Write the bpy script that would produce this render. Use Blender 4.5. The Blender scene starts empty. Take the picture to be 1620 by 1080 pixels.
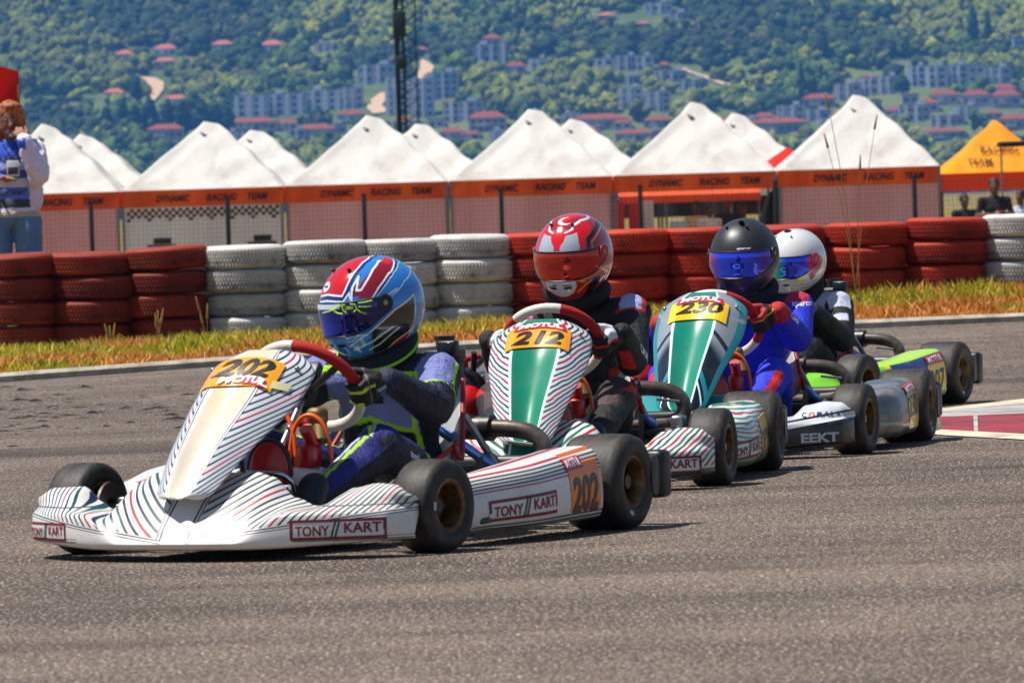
import bpy, bmesh, math, random
import numpy as np
from mathutils import Vector, Matrix
R = math.radians
random.seed(7); RNG = np.random.default_rng(11)
scene = bpy.context.scene
COL = scene.collection

# ------------------------------------------------------------------ camera
F_PX, CAM_H, HORIZON, ROLL = 10000.0, 0.95, 322.0, R(1.8)
cam_d = bpy.data.cameras.new('camera'); cam = bpy.data.objects.new('camera', cam_d)
COL.objects.link(cam); scene.camera = cam
cam_d.sensor_width = 36; cam_d.lens = F_PX / 1620 * 36
cam_d.clip_start = 0.5; cam_d.clip_end = 9000
PITCH = math.atan((540 - HORIZON) / F_PX)
cam.matrix_world = Matrix.Translation((0, 0, CAM_H)) @ Matrix.Rotation(math.pi/2 - PITCH, 4, 'X') @ Matrix.Rotation(-ROLL, 4, 'Z')
cam_d.dof.use_dof = True; cam_d.dof.focus_distance = 22.5; cam_d.dof.aperture_fstop = 16.0

# ------------------------------------------------------------------ light
SUN = Vector((-0.40, -0.03, 0.91)).normalized()
w = bpy.data.worlds.new('World'); scene.world = w; w.use_nodes = True
nt = w.node_tree; nt.nodes.clear()
sky = nt.nodes.new('ShaderNodeTexSky'); sky.sky_type = 'NISHITA'; sky.sun_disc = False
sky.sun_elevation = math.asin(SUN.z); sky.sun_rotation = math.atan2(SUN.x, SUN.y)
sky.air_density = 1.0; sky.dust_density = .6
bg = nt.nodes.new('ShaderNodeBackground'); bg.inputs[1].default_value = 0.072
wo = nt.nodes.new('ShaderNodeOutputWorld')
nt.links.new(sky.outputs[0], bg.inputs[0]); nt.links.new(bg.outputs[0], wo.inputs[0])
sl = bpy.data.lights.new('sun', 'SUN'); sl.energy = 5.0; sl.angle = R(0.5); sl.color = (1.0, 0.955, 0.88)
so = bpy.data.objects.new('sun', sl); COL.objects.link(so)
so.rotation_euler = SUN.to_track_quat('Z', 'Y').to_euler()
scene.view_settings.view_transform = 'Standard'; scene.view_settings.look = 'None'
scene.view_settings.exposure = 0.42; scene.view_settings.gamma = 1

def W(px, py, D):
    """world point at depth D (metres along +Y) that the photograph shows at pixel px, py"""
    X, Y = px - 810, py - 540
    tx = X*math.cos(ROLL) - Y*math.sin(ROLL); ty = X*math.sin(ROLL) + Y*math.cos(ROLL) + 540
    s = F_PX / D
    return Vector((tx/s, D, CAM_H - (ty - HORIZON)/s))

# ------------------------------------------------------------------ shader helpers
def lin(h):
    h = h.lstrip('#'); c = [int(h[i:i+2], 16)/255 for i in (0, 2, 4)]
    return tuple((x/12.92 if x <= .04045 else ((x+.055)/1.055)**2.4) for x in c) + (1.0,)

class E:
    def __init__(s, nt, k): s.nt, s.k = nt, k
    def _in(s, inp, v):
        if isinstance(v, E): s.nt.links.new(v.k, inp)
        else: inp.default_value = v
    def m(s, op, *a, clamp=False):
        n = s.nt.nodes.new('ShaderNodeMath'); n.operation = op; n.use_clamp = clamp
        s.nt.links.new(s.k, n.inputs[0])
        for i, v in enumerate(a): s._in(n.inputs[i+1], v)
        return E(s.nt, n.outputs[0])
    def __add__(s, o): return s.m('ADD', o)
    __radd__ = __add__
    def __sub__(s, o): return s.m('SUBTRACT', o)
    def __rsub__(s, o): return (s*-1.0) + o
    def __mul__(s, o): return s.m('MULTIPLY', o)
    __rmul__ = __mul__
    def __truediv__(s, o): return s.m('DIVIDE', o)
    def __pow__(s, o): return s.m('POWER', o)
    def abs(s): return s.m('ABSOLUTE')
    def frac(s): return s.m('FRACT')
    def floor(s): return s.m('FLOOR')
    def sin(s): return s.m('SINE')
    def mod(s, k): return s.m('FLOORED_MODULO', k)
    def lt(s, v): return s.m('LESS_THAN', v)
    def gt(s, v): return s.m('GREATER_THAN', v)
    def mn(s, v): return s.m('MINIMUM', v)
    def mx(s, v): return s.m('MAXIMUM', v)
    def band(s, a, b): return s.gt(a) * s.lt(b)
    def ss(s, a, b, lo=0.0, hi=1.0):
        n = s.nt.nodes.new('ShaderNodeMapRange'); n.interpolation_type = 'SMOOTHSTEP'
        s.nt.links.new(s.k, n.inputs[0]); n.inputs[1].default_value = a; n.inputs[2].default_value = b
        n.inputs[3].default_value = lo; n.inputs[4].default_value = hi
        return E(s.nt, n.outputs[0])

def mix(nt, f, a, b):
    n = nt.nodes.new('ShaderNodeMix'); n.data_type = 'RGBA'
    if isinstance(f, E): nt.links.new(f.k, n.inputs[0])
    else: n.inputs[0].default_value = f
    for i, c in ((6, a), (7, b)):
        if isinstance(c, E): nt.links.new(c.k, n.inputs[i])
        else: n.inputs[i].default_value = c if not isinstance(c, str) else lin(c)
    return E(nt, n.outputs[2])
def objc(nt, which='Object'):
    t = nt.nodes.new('ShaderNodeTexCoord'); s = nt.nodes.new('ShaderNodeSeparateXYZ')
    nt.links.new(t.outputs[which], s.inputs[0])
    return [E(nt, s.outputs[i]) for i in range(3)]
def noise(nt, scale, detail=3, rough=.55, stretch=(1, 1, 1), which='Object', off=0):
    t = nt.nodes.new('ShaderNodeTexCoord'); mp = nt.nodes.new('ShaderNodeMapping')
    mp.inputs['Scale'].default_value = stretch; mp.inputs['Location'].default_value = (off, off, off)
    n = nt.nodes.new('ShaderNodeTexNoise')
    n.inputs['Scale'].default_value = scale; n.inputs['Detail'].default_value = detail; n.inputs['Roughness'].default_value = rough
    nt.links.new(t.outputs[which], mp.inputs[0]); nt.links.new(mp.outputs[0], n.inputs['Vector'])
    return E(nt, n.outputs[0])
def voro(nt, scale, feature='F1', out=0, stretch=(1, 1, 1)):
    t = nt.nodes.new('ShaderNodeTexCoord'); mp = nt.nodes.new('ShaderNodeMapping'); mp.inputs['Scale'].default_value = stretch
    n = nt.nodes.new('ShaderNodeTexVoronoi'); n.feature = feature; n.inputs['Scale'].default_value = scale
    nt.links.new(t.outputs['Object'], mp.inputs[0]); nt.links.new(mp.outputs[0], n.inputs['Vector'])
    return E(nt, n.outputs[out])
def attr(nt, name='Col'):
    n = nt.nodes.new('ShaderNodeAttribute'); n.attribute_name = name
    return E(nt, n.outputs['Color'])
def rand_obj(nt):
    n = nt.nodes.new('ShaderNodeObjectInfo'); return E(nt, n.outputs['Random'])

def mat(name, color, rough=.5, metal=0.0, coat=0.0, bump=None, bstr=.3, bdist=.01, spec=.5, trans=0.0, dirt=0.0, sub=0.0, thin=0.0):
    """color: hex, rgba, or fn(nt)->E.  bump: fn(nt)->E"""
    m = bpy.data.materials.new(name); m.use_nodes = True; nt = m.node_tree; nt.nodes.clear()
    o = nt.nodes.new('ShaderNodeOutputMaterial'); b = nt.nodes.new('ShaderNodeBsdfPrincipled')
    nt.links.new(b.outputs[0], o.inputs[0])
    c = color(nt) if callable(color) else (lin(color) if isinstance(color, str) else color)
    if dirt:
        d = noise(nt, 14, 5, .65).ss(.42, .75, 0, dirt)
        c = mix(nt, d, c, '#5d5146')
    if isinstance(c, E): nt.links.new(c.k, b.inputs['Base Color'])
    else: b.inputs['Base Color'].default_value = c
    if callable(rough): nt.links.new(rough(nt).k, b.inputs['Roughness'])
    else: b.inputs['Roughness'].default_value = rough
    if callable(metal): nt.links.new(metal(nt).k, b.inputs['Metallic'])
    else: b.inputs['Metallic'].default_value = metal
    b.inputs['Coat Weight'].default_value = coat; b.inputs['Coat Roughness'].default_value = .06
    b.inputs['Specular IOR Level'].default_value = spec
    b.inputs['Transmission Weight'].default_value = trans
    if bump:
        n = nt.nodes.new('ShaderNodeBump'); n.inputs['Strength'].default_value = bstr; n.inputs['Distance'].default_value = bdist
        nt.links.new(bump(nt).k, n.inputs['Height']); nt.links.new(n.outputs[0], b.inputs['Normal'])
    if thin:
        tr = nt.nodes.new('ShaderNodeBsdfTranslucent'); mx = nt.nodes.new('ShaderNodeMixShader'); mx.inputs[0].default_value = thin
        if isinstance(c, E): nt.links.new(c.k, tr.inputs[0])
        else: tr.inputs[0].default_value = c
        nt.links.new(b.outputs[0], mx.inputs[1]); nt.links.new(tr.outputs[0], mx.inputs[2]); nt.links.new(mx.outputs[0], o.inputs[0])
    return m

# ------------------------------------------------------------------ mesh helpers   (a shape is (verts, faces))
def grid(fn, us, vs, cu=False, cv=False, caps=False):
    V = [fn(u, v) for u in us for v in vs]; nu, nv = len(us), len(vs); F = []
    for i in range(nu if cu else nu-1):
        for j in range(nv if cv else nv-1):
            a = i*nv + j; b = ((i+1) % nu)*nv + j; c = ((i+1) % nu)*nv + (j+1) % nv; d = i*nv + (j+1) % nv
            F.append((a, b, c, d))
    if caps and cv:
        F.append(tuple(range(nv))[::-1] if True else None); F.append(tuple((nu-1)*nv + j for j in range(nv)))
    return V, F
def smooth_path(P, k=3, closed=False):
    P = [Vector(p) for p in P]
    for _ in range(k):
        Q = [] if closed else [P[0]]
        n = len(P)
        for i in range(n if closed else n-1):
            a, b = P[i], P[(i+1) % n]
            Q += [a*.75 + b*.25, a*.25 + b*.75]
        if not closed: Q.append(P[-1])
        P = Q
    return P
def tube(P, r, n=12, closed=False, caps=True):
    P = [Vector(p) for p in P]; m = len(P)
    rr = r if isinstance(r, (list, tuple)) else [r]*m
    T = []
    for i in range(m):
        a = P[(i-1) % m] if (closed or i > 0) else P[i]; b = P[(i+1) % m] if (closed or i < m-1) else P[i]
        t = (b - a); T.append(t.normalized() if t.length > 1e-9 else Vector((0, 0, 1)))
    up = Vector((0, 0, 1)) if abs(T[0].z) < .9 else Vector((1, 0, 0))
    nrm = (up - T[0]*up.dot(T[0])).normalized(); V = []; F = []
    for i in range(m):
        nrm = (nrm - T[i]*nrm.dot(T[i])).normalized(); bn = T[i].cross(nrm)
        for j in range(n):
            a = 2*math.pi*j/n; V.append(P[i] + (nrm*math.cos(a) + bn*math.sin(a))*rr[i])
    for i in range(m if closed else m-1):
        for j in range(n):
            a = i*n+j; b = i*n+(j+1) % n; c = ((i+1) % m)*n+(j+1) % n; d = ((i+1) % m)*n+j
            F.append((a, b, c, d))
    if caps and not closed:
        F.append(tuple(range(n))[::-1]); F.append(tuple((m-1)*n+j for j in range(n)))
    return V, F
def cone(p0, p1, r0, r1, n=14, k=4):
    """round-ended tapered limb"""
    p0, p1 = Vector(p0), Vector(p1); d = (p1-p0); L = max(d.length, 1e-6); d = d/L; P = []; rr = []
    for i in range(k+1):
        a = math.pi/2*(1 - i/k); P.append(p0 - d*r0*math.sin(a)); rr.append(max(r0*math.cos(a), 1e-4))
    for i in range(k+1):
        a = math.pi/2*i/k; P.append(p1 + d*r1*math.sin(a)); rr.append(max(r1*math.cos(a), 1e-4))
    return tube(P, rr, n)
def ell(c, r, rot=None, n=16, k=10):
    c = Vector(c); Mx = rot or Matrix.Identity(3)
    return grid(lambda u, v: c + Mx @ Vector((r[0]*math.cos(v)*math.cos(u), r[1]*math.cos(v)*math.sin(u), r[2]*math.sin(v))),
                [2*math.pi*i/n for i in range(n)], [-math.pi/2*.999 + math.pi*.999*j/k for j in range(k+1)], cu=True)
def box(c, s, bev=0.0, seg=2, rot=None):
    bm = bmesh.new(); bmesh.ops.create_cube(bm, size=1.0)
    for v in bm.verts: v.co = Vector((v.co.x*s[0], v.co.y*s[1], v.co.z*s[2]))
    if bev: bmesh.ops.bevel(bm, geom=bm.edges[:], offset=min(bev, min(s)*.49), segments=seg, affect='EDGES', profile=.5)
    Mx = rot or Matrix.Identity(3); bm.verts.index_update()
    V = [Mx @ v.co + Vector(c) for v in bm.verts]; F = [tuple(v.index for v in f.verts) for f in bm.faces]; bm.free()
    return V, F
def lathe(prof, center, axis='y', n=40, closed=True):
    c = Vector(center)
    def fn(u, v):
        r, h = prof[v]; a = u
        if axis == 'y': return c + Vector((r*math.cos(a), h, r*math.sin(a)))
        if axis == 'z': return c + Vector((r*math.cos(a), r*math.sin(a), h))
        return c + Vector((h, r*math.cos(a), r*math.sin(a)))
    return grid(fn, [2*math.pi*i/n for i in range(n)], list(range(len(prof))), cu=True, cv=closed)
def join(*S):
    V = []; F = []
    for s in S:
        o = len(V); V += list(s[0]); F += [tuple(i+o for i in f) for f in s[1]]
    return V, F
def xf(s, Mx): return [Mx @ Vector(v) for v in s[0]], s[1]
def mir(s): return [Vector((v[0], -v[1], v[2])) for v in s[0]], [tuple(reversed(f)) for f in s[1]]
def obj(name, shape, m, parent=None, smooth=True, angle=50, mats=None, loc=None):
    me = bpy.data.meshes.new(name); me.from_pydata([tuple(v) for v in shape[0]], [], shape[1])
    o = bpy.data.objects.new(name, me); COL.objects.link(o)
    bm = bmesh.new(); bm.from_mesh(me); bmesh.ops.recalc_face_normals(bm, faces=bm.faces[:]); bm.to_mesh(me); bm.free()
    if mats:
        for q in mats[0]: me.materials.append(q)
        me.polygons.foreach_set('material_index', mats[1])
    else: me.materials.append(m)
    if smooth:
        me.polygons.foreach_set('use_smooth', [True]*len(me.polygons))
        if angle: me.set_sharp_from_angle(angle=R(angle))
    me.update()
    if parent: o.parent = parent
    if loc: o.location = loc
    return o
def multi(name, pieces, parent=None, smooth=True, angle=50):
    """pieces: [(shape, material)] -> one mesh"""
    ms = []; idx = []
    for s, m in pieces:
        if m not in ms: ms.append(m)
        idx += [ms.index(m)]*len(s[1])
    return obj(name, join(*[p[0] for p in pieces]), None, parent, smooth, angle, (ms, idx))
def fast_obj(name, V, F, m, parent=None, col=None, smooth=False):
    """V (n,3) array, F (m,k) array, all faces with k corners"""
    me = bpy.data.meshes.new(name); k = F.shape[1]
    me.vertices.add(len(V)); me.vertices.foreach_set('co', V.astype(np.float32).ravel())
    me.loops.add(F.size); me.loops.foreach_set('vertex_index', F.astype(np.int32).ravel())
    me.polygons.add(len(F)); me.polygons.foreach_set('loop_start', np.arange(0, F.size, k, dtype=np.int32))
    me.update(calc_edges=True)
    if smooth: me.polygons.foreach_set('use_smooth', [True]*len(F))
    if col is not None: paint(me, col)
    me.materials.append(m); o = bpy.data.objects.new(name, me); COL.objects.link(o)
    if parent: o.parent = parent
    return o
def paint(me, col, name='Col'):
    a = me.color_attributes.new(name, 'FLOAT_COLOR', 'POINT')
    c = np.ones((len(me.vertices), 4), np.float32); c[:, :col.shape[1]] = col
    a.data.foreach_set('color', c.ravel())
def tag(o, label=None, cat=None, group=None, kind=None):
    if label: o['label'] = label
    if cat: o['category'] = cat
    if group: o['group'] = group
    if kind: o['kind'] = kind
    return o
def empty(name, loc=(0, 0, 0), rz=0):
    o = bpy.data.objects.new(name, None); COL.objects.link(o); o.location = loc; o.rotation_euler = (0, 0, rz)
    o.empty_display_size = .1
    return o
def kids(o): return [c for c in bpy.data.objects if c.parent == o]
def copy_tree(o, parent=None):
    c = o.copy(); COL.objects.link(c); c.parent = parent
    for ch in kids(o): copy_tree(ch, c)
    return c
def remeshed(name, shapes, voxel, m, parent=None, smooth_it=4, disp=0.0, dscale=.08, fac=.5):
    s = join(*shapes); me = bpy.data.meshes.new('tmp'); me.from_pydata([tuple(v) for v in s[0]], [], s[1])
    o = bpy.data.objects.new('tmp', me); COL.objects.link(o)
    bm = bmesh.new(); bm.from_mesh(me); bmesh.ops.recalc_face_normals(bm, faces=bm.faces[:]); bm.to_mesh(me); bm.free()
    r = o.modifiers.new('r', 'REMESH'); r.mode = 'VOXEL'; r.voxel_size = voxel
    if smooth_it:
        q = o.modifiers.new('s', 'SMOOTH'); q.factor = fac; q.iterations = smooth_it
    if disp:
        tx = bpy.data.textures.new('folds', 'CLOUDS'); tx.noise_scale = dscale; tx.noise_depth = 2
        d = o.modifiers.new('d', 'DISPLACE'); d.texture = tx; d.strength = disp; d.mid_level = .5; d.texture_coords = 'LOCAL'
    bpy.context.view_layer.update(); dg = bpy.context.evaluated_depsgraph_get()
    ne = bpy.data.meshes.new_from_object(o.evaluated_get(dg)); bpy.data.objects.remove(o)
    ne.name = name; ne.materials.clear(); ne.materials.append(m)
    ne.polygons.foreach_set('use_smooth', [True]*len(ne.polygons))
    n = bpy.data.objects.new(name, ne); COL.objects.link(n)
    if parent: n.parent = parent
    return n
def coords(me):
    a = np.empty(len(me.vertices)*3, np.float32); me.vertices.foreach_get('co', a); return a.reshape(-1, 3)

_tc = {}
def text_shape(s, shear=0.0, bold=0.0, cols=20, space=1.0):
    """flat lettering normalised to the box -0.5..0.5"""
    key = (s, shear, bold, cols, space)
    if key in _tc: return _tc[key]
    cu = bpy.data.curves.new('t', 'FONT'); cu.body = s; cu.size = 1; cu.shear = shear; cu.offset = bold; cu.space_character = space
    cu.resolution_u = 3
    o = bpy.data.objects.new('t', cu); COL.objects.link(o); bpy.context.view_layer.update()
    me = bpy.data.meshes.new_from_object(o.evaluated_get(bpy.context.evaluated_depsgraph_get())); bpy.data.objects.remove(o)
    bm = bmesh.new(); bm.from_mesh(me)
    xs = [v.co.x for v in bm.verts]; ys = [v.co.y for v in bm.verts]; x0, x1, y0, y1 = min(xs), max(xs), min(ys), max(ys)
    for v in bm.verts: v.co = Vector(((v.co.x-x0)/(x1-x0)-.5, (v.co.y-y0)/(y1-y0)-.5, 0))
    for i in range(1, cols):
        bmesh.ops.bisect_plane(bm, geom=bm.verts[:]+bm.edges[:]+bm.faces[:], plane_co=(i/cols-.5, 0, 0), plane_no=(1, 0, 0))
    bmesh.ops.triangulate(bm, faces=bm.faces[:]); bm.verts.index_update()
    r = ([v.co.copy() for v in bm.verts], [tuple(v.index for v in f.verts) for f in bm.faces]); bm.free()
    _tc[key] = r
    return r
def mapped(shape, fn, off): return [fn(v[0], v[1], off) for v in shape[0]], shape[1]
def panel(fn, off, x0=-.5, x1=.5, y0=-.5, y1=.5, nx=16, ny=6):
    return grid(lambda u, v: fn(u, v, off), [x0+(x1-x0)*i/nx for i in range(nx+1)], [y0+(y1-y0)*j/ny for j in range(ny+1)])
def sub(fn, cx, cy, w, h):
    """a sub-rectangle of a mapping"""
    return lambda a, b, off: fn(cx + a*w, cy + b*h, off)
def interp(x, pts):
    if x <= pts[0][0]: return pts[0][1]
    for (a, fa), (b, fb) in zip(pts, pts[1:]):
        if x <= b:
            t = (x-a)/(b-a); return fa + (fb-fa)*t
    return pts[-1][1]
def sinterp(x, pts):
    """interp with smoothstep easing"""
    if x <= pts[0][0]: return pts[0][1]
    for (a, fa), (b, fb) in zip(pts, pts[1:]):
        if x <= b:
            t = (x-a)/(b-a); t = t*t*(3-2*t); return fa + (fb-fa)*t
    return pts[-1][1]
def sstep(a, b, x):
    t = min(max((x-a)/(b-a), 0), 1); return t*t*(3-2*t)

# ================================================================== SETTING
EDGE = [(-60, 18), (-12, 29), (-3, 36.9), (-1.8, 38.0), (-.3, 39.0), (1.6, 40.0), (3.3, 40.5), (12, 42.5), (60, 50)]
ZE = [(-3, 0.0), (-.3, .056), (1.6, .082), (3.3, .093), (12, .12)]
def ground(x, y):
    e = interp(x, EDGE); z = interp(x, ZE)
    h = z*sstep(e-8, e, y)
    h += (.03 + .07*sstep(-1, 4, x))*sstep(e, e+2.2, y)
    h += (-.85-h)*sstep(e+9, e+40, y)
    return h
def axis_pts(a, b, dense, n, lim):
    xs = list(np.linspace(-dense, dense, n)); k = 1.35; s = xs[1]-xs[0]; x = dense
    while x < lim: s *= k; x += s; xs = [-x]+xs+[x]
    return xs
gx = axis_pts(0, 0, 8, 60, 2500)
gy = list(np.linspace(-12, 36, 20)) + list(np.linspace(36.4, 50, 50)) + list(np.linspace(52, 100, 20)) + [150, 300, 700, 1500, 2800, 3400]
def grass_col(nt):
    n = noise(nt, .35, 5, .6).ss(.35, .65); n2 = noise(nt, 5, 4, .7).ss(.3, .7)
    return mix(nt, n2, mix(nt, n, '#a8742c', '#7c8420'), mix(nt, n, '#6a4c28', '#45561c'))
m_soil = mat('dry_turf', grass_col, .95, bump=lambda nt: noise(nt, 20, 4), bstr=.6, bdist=.05)
tag(obj('ground', grid(lambda x, y: (x, y, ground(x, y) - .01), gx, gy), m_soil, angle=0), kind='structure')

def asphalt(nt):
    base = noise(nt, .5, 4, .6).ss(.3, .72)
    c = mix(nt, base, '#4c4039', '#6e5f54'); pt = noise(nt, 2.2, 5, .7, (.5, 1, 1), off=4).ss(.40, .68); c = mix(nt, pt*.45, c, '#8d7868')
    streak = noise(nt, .8, 5, .65, (.22, 1.3, 1)).ss(.46, .68, 0, .75)
    c = mix(nt, streak, c, '#453a33')
    g1 = noise(nt, 62, 4, .8, (1, .6, 1)).ss(.46, .62); c = mix(nt, g1 * .92, c, '#1a1512')
    g2 = noise(nt, 95, 2, .7, (1, .6, 1), off=7).ss(.56, .68); c = mix(nt, g2 * .9, c, '#e2d0be')
    peb = noise(nt, 14, 2, .5, (1, .8, 1), off=33).ss(.73, .76, 0, .9); c = mix(nt, peb, c, '#14110f'); line = noise(nt, 1.2, 4, .65, (.30, .9, 1), off=40).ss(.52, .70, 0, .45); c = mix(nt, line, c, '#2f2824'); oil = noise(nt, .45, 3, .5, (.5, 1.2, 1), off=21).ss(.60, .70, 0, .5); c = mix(nt, oil, c, '#2c2622'); g3 = noise(nt, 22, 3, .7, off=3).ss(.58, .72, 0, .6); c = mix(nt, g3*.8, c, '#3a302a')
    return c
m_asph = mat('asphalt', asphalt, .85, bump=lambda nt: noise(nt, 60, 3, .8) + noise(nt, 16, 2)*.6, bstr=.9, bdist=.013, spec=.3)
def asph_fn(x, t):
    e = interp(x, EDGE); y = -14 + (e+14)*t
    return (x, y, ground(x, y) + .001)
ts = list(np.linspace(0, .75, 16)) + list(np.linspace(.77, 1, 26))
xs_a = sorted(set(list(np.linspace(-8, 8, 65)) + list(np.linspace(-60, 60, 25)) + [e[0] for e in EDGE]))
tag(obj('road', grid(asph_fn, xs_a, ts), m_asph, angle=0), kind='structure')
m_conc = mat('edging_concrete', lambda nt: mix(nt, noise(nt, 6, 5, .7, (1, .3, 1)).ss(.35, .7), '#80776a', '#b4aa9a'), .9, bump=lambda nt: noise(nt, 30, 3), bstr=.4)
# low raised concrete edging that follows the rim of the tarmac
prof = [(-.02, -.03), (-.02, .035), (.05, .05), (.33, .05), (.40, .03), (.40, -.03)]
tag(obj('edging_strip', grid(lambda x, j: (x, interp(x, EDGE)+prof[j][0], ground(x, interp(x, EDGE))+prof[j][1]), xs_a, range(6)), m_conc, angle=30), kind='structure')

# kerb at the apex
m_white = mat('kerb_white_paint', lambda nt: mix(nt, noise(nt, 3, 5, .7, (1, 2, 1)).ss(.42, .66), '#a8a4a0', '#6c6864'), .8)
m_cream = mat('kerb_line_paint', lambda nt: mix(nt, noise(nt, 5, 5, .7).ss(.45, .7), '#c8bda4', '#8f8268'), .8)
m_red = mat('kerb_red_paint', lambda nt: mix(nt, noise(nt, 3, 6, .75).ss(.46, .62), '#8c2434', '#4c2a2a'), .8)
def quad(ax, z, m, poly, nx=14):
    # poly: front edge a->b, back edge d->c on the ground
    a, b, c, d = [Vector((p[0], p[1], 0)) for p in poly]
    def fn(u, v):
        p = (a.lerp(b, u)).lerp(d.lerp(c, u), v); return (p.x, p.y, ground(p.x, p.y) + .005 + z*math.sin(math.pi*min(max(v, .0), 1)))
    return grid(fn, list(np.linspace(0, 1, nx)), list(np.linspace(0, 1, 5)))
def G(px, py):
    """ground point (flat tarmac) under a pixel"""
    X, Y = px-810, py-540; ty = X*math.sin(ROLL)+Y*math.cos(ROLL)+540
    D = CAM_H*F_PX/(ty-HORIZON); p = W(px, py, D); return (p.x, p.y)
def ext(p, q, k): return (p[0]+(q[0]-p[0])*k, p[1]+(q[1]-p[1])*k)
def kerb_piece(m, A, B, C, Dq, z): return (quad(0, z, m, (A, B, C, Dq)), m)
A0, A1 = G(1462, 688), G(1620, 697); B0, B1 = G(1490, 681), G(1620, 688)
C0, C1 = G(1486, 661), G(1620, 655); D0, D1 = G(1484, 652), G(1620, 638); E0, E1 = G(1476, 649), G(1620, 632)
def lp(p, q, t): return (p[0]+(q[0]-p[0])*t, p[1]+(q[1]-p[1])*t)
KP = [kerb_piece(m_cream, lp(A0, A1, 0), lp(A0, A1, 4), lp(B0, B1, 4), B0, .0),
      kerb_piece(m_cream, D0, lp(D0, D1, 4), lp(E0, E1, 4), E0, .0),
      kerb_piece(m_white, C0, lp(C0, C1, 4), lp(D0, D1, 4), D0, .0)]
cuts = [0, .40, .46, 1.05, 1.35, 1.9, 2.5, 3.2, 4]
cm = [m_red, m_white, m_red, m_white, m_red, m_white, m_red, m_white]
for i in range(8):
    a, b = cuts[i], cuts[i+1] - .006
    KP.append(kerb_piece(cm[i], lp(B0, B1, a), lp(B0, B1, b), lp(C0, C1, b), lp(C0, C1, a), .02))
tag(multi('kerb', KP, angle=20), kind='structure')

# rubber crumbs and grit lying on the tarmac
m_crumb = mat('rubber_crumb', '#24201d', .9)
V = []; Fc = []
def crumb(x, y, s):
    z = ground(x, y); o = len(V); k = [Vector((RNG.uniform(-1, 1)*1.6, RNG.uniform(-1, 1), 0)) for _ in range(0)]
    a = RNG.uniform(0, 6.28, 4); 
    for i in range(4): V.append((x + s*(.6+.9*RNG.random())*math.cos(i*1.57+a[0]*.3)*1.8, y + s*(1+RNG.random())*math.sin(i*1.57+a[0]*.3), z+.001))
    hh = .15 + .3*RNG.random(); V.append((x-s*.3*RNG.random(), y, z + s*hh)); V.append((x+s*.7*RNG.random(), y+s*.3, z+s*hh*.8))
    for f in ((0, 1, 4), (1, 2, 5), (2, 3, 5), (3, 0, 4)): Fc.append(tuple(o+i for i in f))
    Fc.append((o+1, o+5, o+4)); Fc.append((o+3, o+4, o+5))
for i in range(300):
    px = RNG.uniform(-60, 470); t = RNG.normal(0, 1); py = 652 + t*22 - px*.045
    if 612 < py < 720: x, y = G(px, py); crumb(x, y, min(.006+RNG.exponential(.009), .035))
for i in range(220):
    px = RNG.uniform(0, 1620); py = RNG.uniform(720, 1075)
    x, y = G(px, py); crumb(x, y, RNG.uniform(.002, .005) if RNG.random() < .93 else .007)
for i in range(110):
    px = RNG.uniform(1540, 1640); py = RNG.uniform(528, 620); x, y = G(px, py); crumb(x, y, RNG.uniform(.003, .012))
tag(obj('rubber_crumbs', (V, Fc), m_crumb, smooth=False), 'loose black rubber crumbs and grit scattered over the tarmac', 'debris', kind='stuff')

# ---------------------------------------------------------------- grass
def blades(name, n, xr, dfn, hfn, colfn, m, wid=.006, lean=.35):
    x = RNG.uniform(xr[0], xr[1], n); e = np.interp(x, [p[0] for p in EDGE], [p[1] for p in EDGE]); d = dfn(n, x)
    y = e + d; z = np.array([ground(a, b) for a, b in zip(x, y)]) - .012
    h = hfn(n, x, d); an = RNG.uniform(0, np.pi, n); ww = wid*RNG.uniform(.6, 1.5, n)
    lx = RNG.normal(0, lean, n)*h; ly = RNG.normal(0, lean, n)*h
    dx, dy = np.cos(an)*ww, np.sin(an)*ww*.5
    P = np.zeros((n, 5, 3))
    P[:, 0] = np.c_[x-dx, y-dy, z]; P[:, 1] = np.c_[x+dx, y+dy, z]
    P[:, 2] = np.c_[x+dx*.7+lx*.35, y+dy*.7+ly*.35, z+h*.6]; P[:, 3] = np.c_[x-dx*.7+lx*.35, y-dy*.7+ly*.35, z+h*.6]
    P[:, 4] = np.c_[x+lx, y+ly, z+h]
    b = np.arange(n)[:, None]*5
    F = np.concatenate([b+np.array([[0, 1, 2]]), b+np.array([[0, 2, 3]]), b+np.array([[3, 2, 4]])])
    c = colfn(n, x, d); col = np.repeat(c, 5, axis=0)
    return fast_obj(name, P.reshape(-1, 3), F, m, col=col)
m_blade = mat('grass_blades', lambda nt: attr(nt), .6, thin=.35)
LC = lambda h: np.array(lin(h)[:3])
def pn(x, y, s, o=0): return np.array([noise_py(a*s+o, b*s) for a, b in zip(x, y)])
from mathutils import noise as mn
def noise_py(a, b): return mn.noise(Vector((a, b, 3.3)))
def gcol(n, x, d):
    r = RNG.random(n); k = pn(x, d, 1.3)*1.5 + .5 + (d-1.6)*.38
    dry = k + RNG.normal(0, .22, n) < .70 - .10*np.clip(x/4, -1, 1)
    pal_d = np.array([LC('#f0a848'), LC('#e08a30'), LC('#f8c878'), LC('#c87420'), LC('#b86a30')])
    pal_g = np.array([LC('#b8b020'), LC('#9aa41c'), LC('#d8bc28'), LC('#6a8414'), LC('#e8c440')])
    c = np.where(dry[:, None], pal_d[RNG.integers(0, 5, n)], pal_g[RNG.integers(0, 5, n)])
    return c*RNG.uniform(.65, 1.25, n)[:, None]
def gh(n, x, d):
    base = .04 + .035*np.clip(d/2.5, 0, 1) + .02*np.clip((x-0)/4, 0, 1)*np.clip(d/2, 0, 1)
    return base*RNG.uniform(.5, 1.7, n)*(1+.5*pn(x, d, 2.1, 9))
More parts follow.
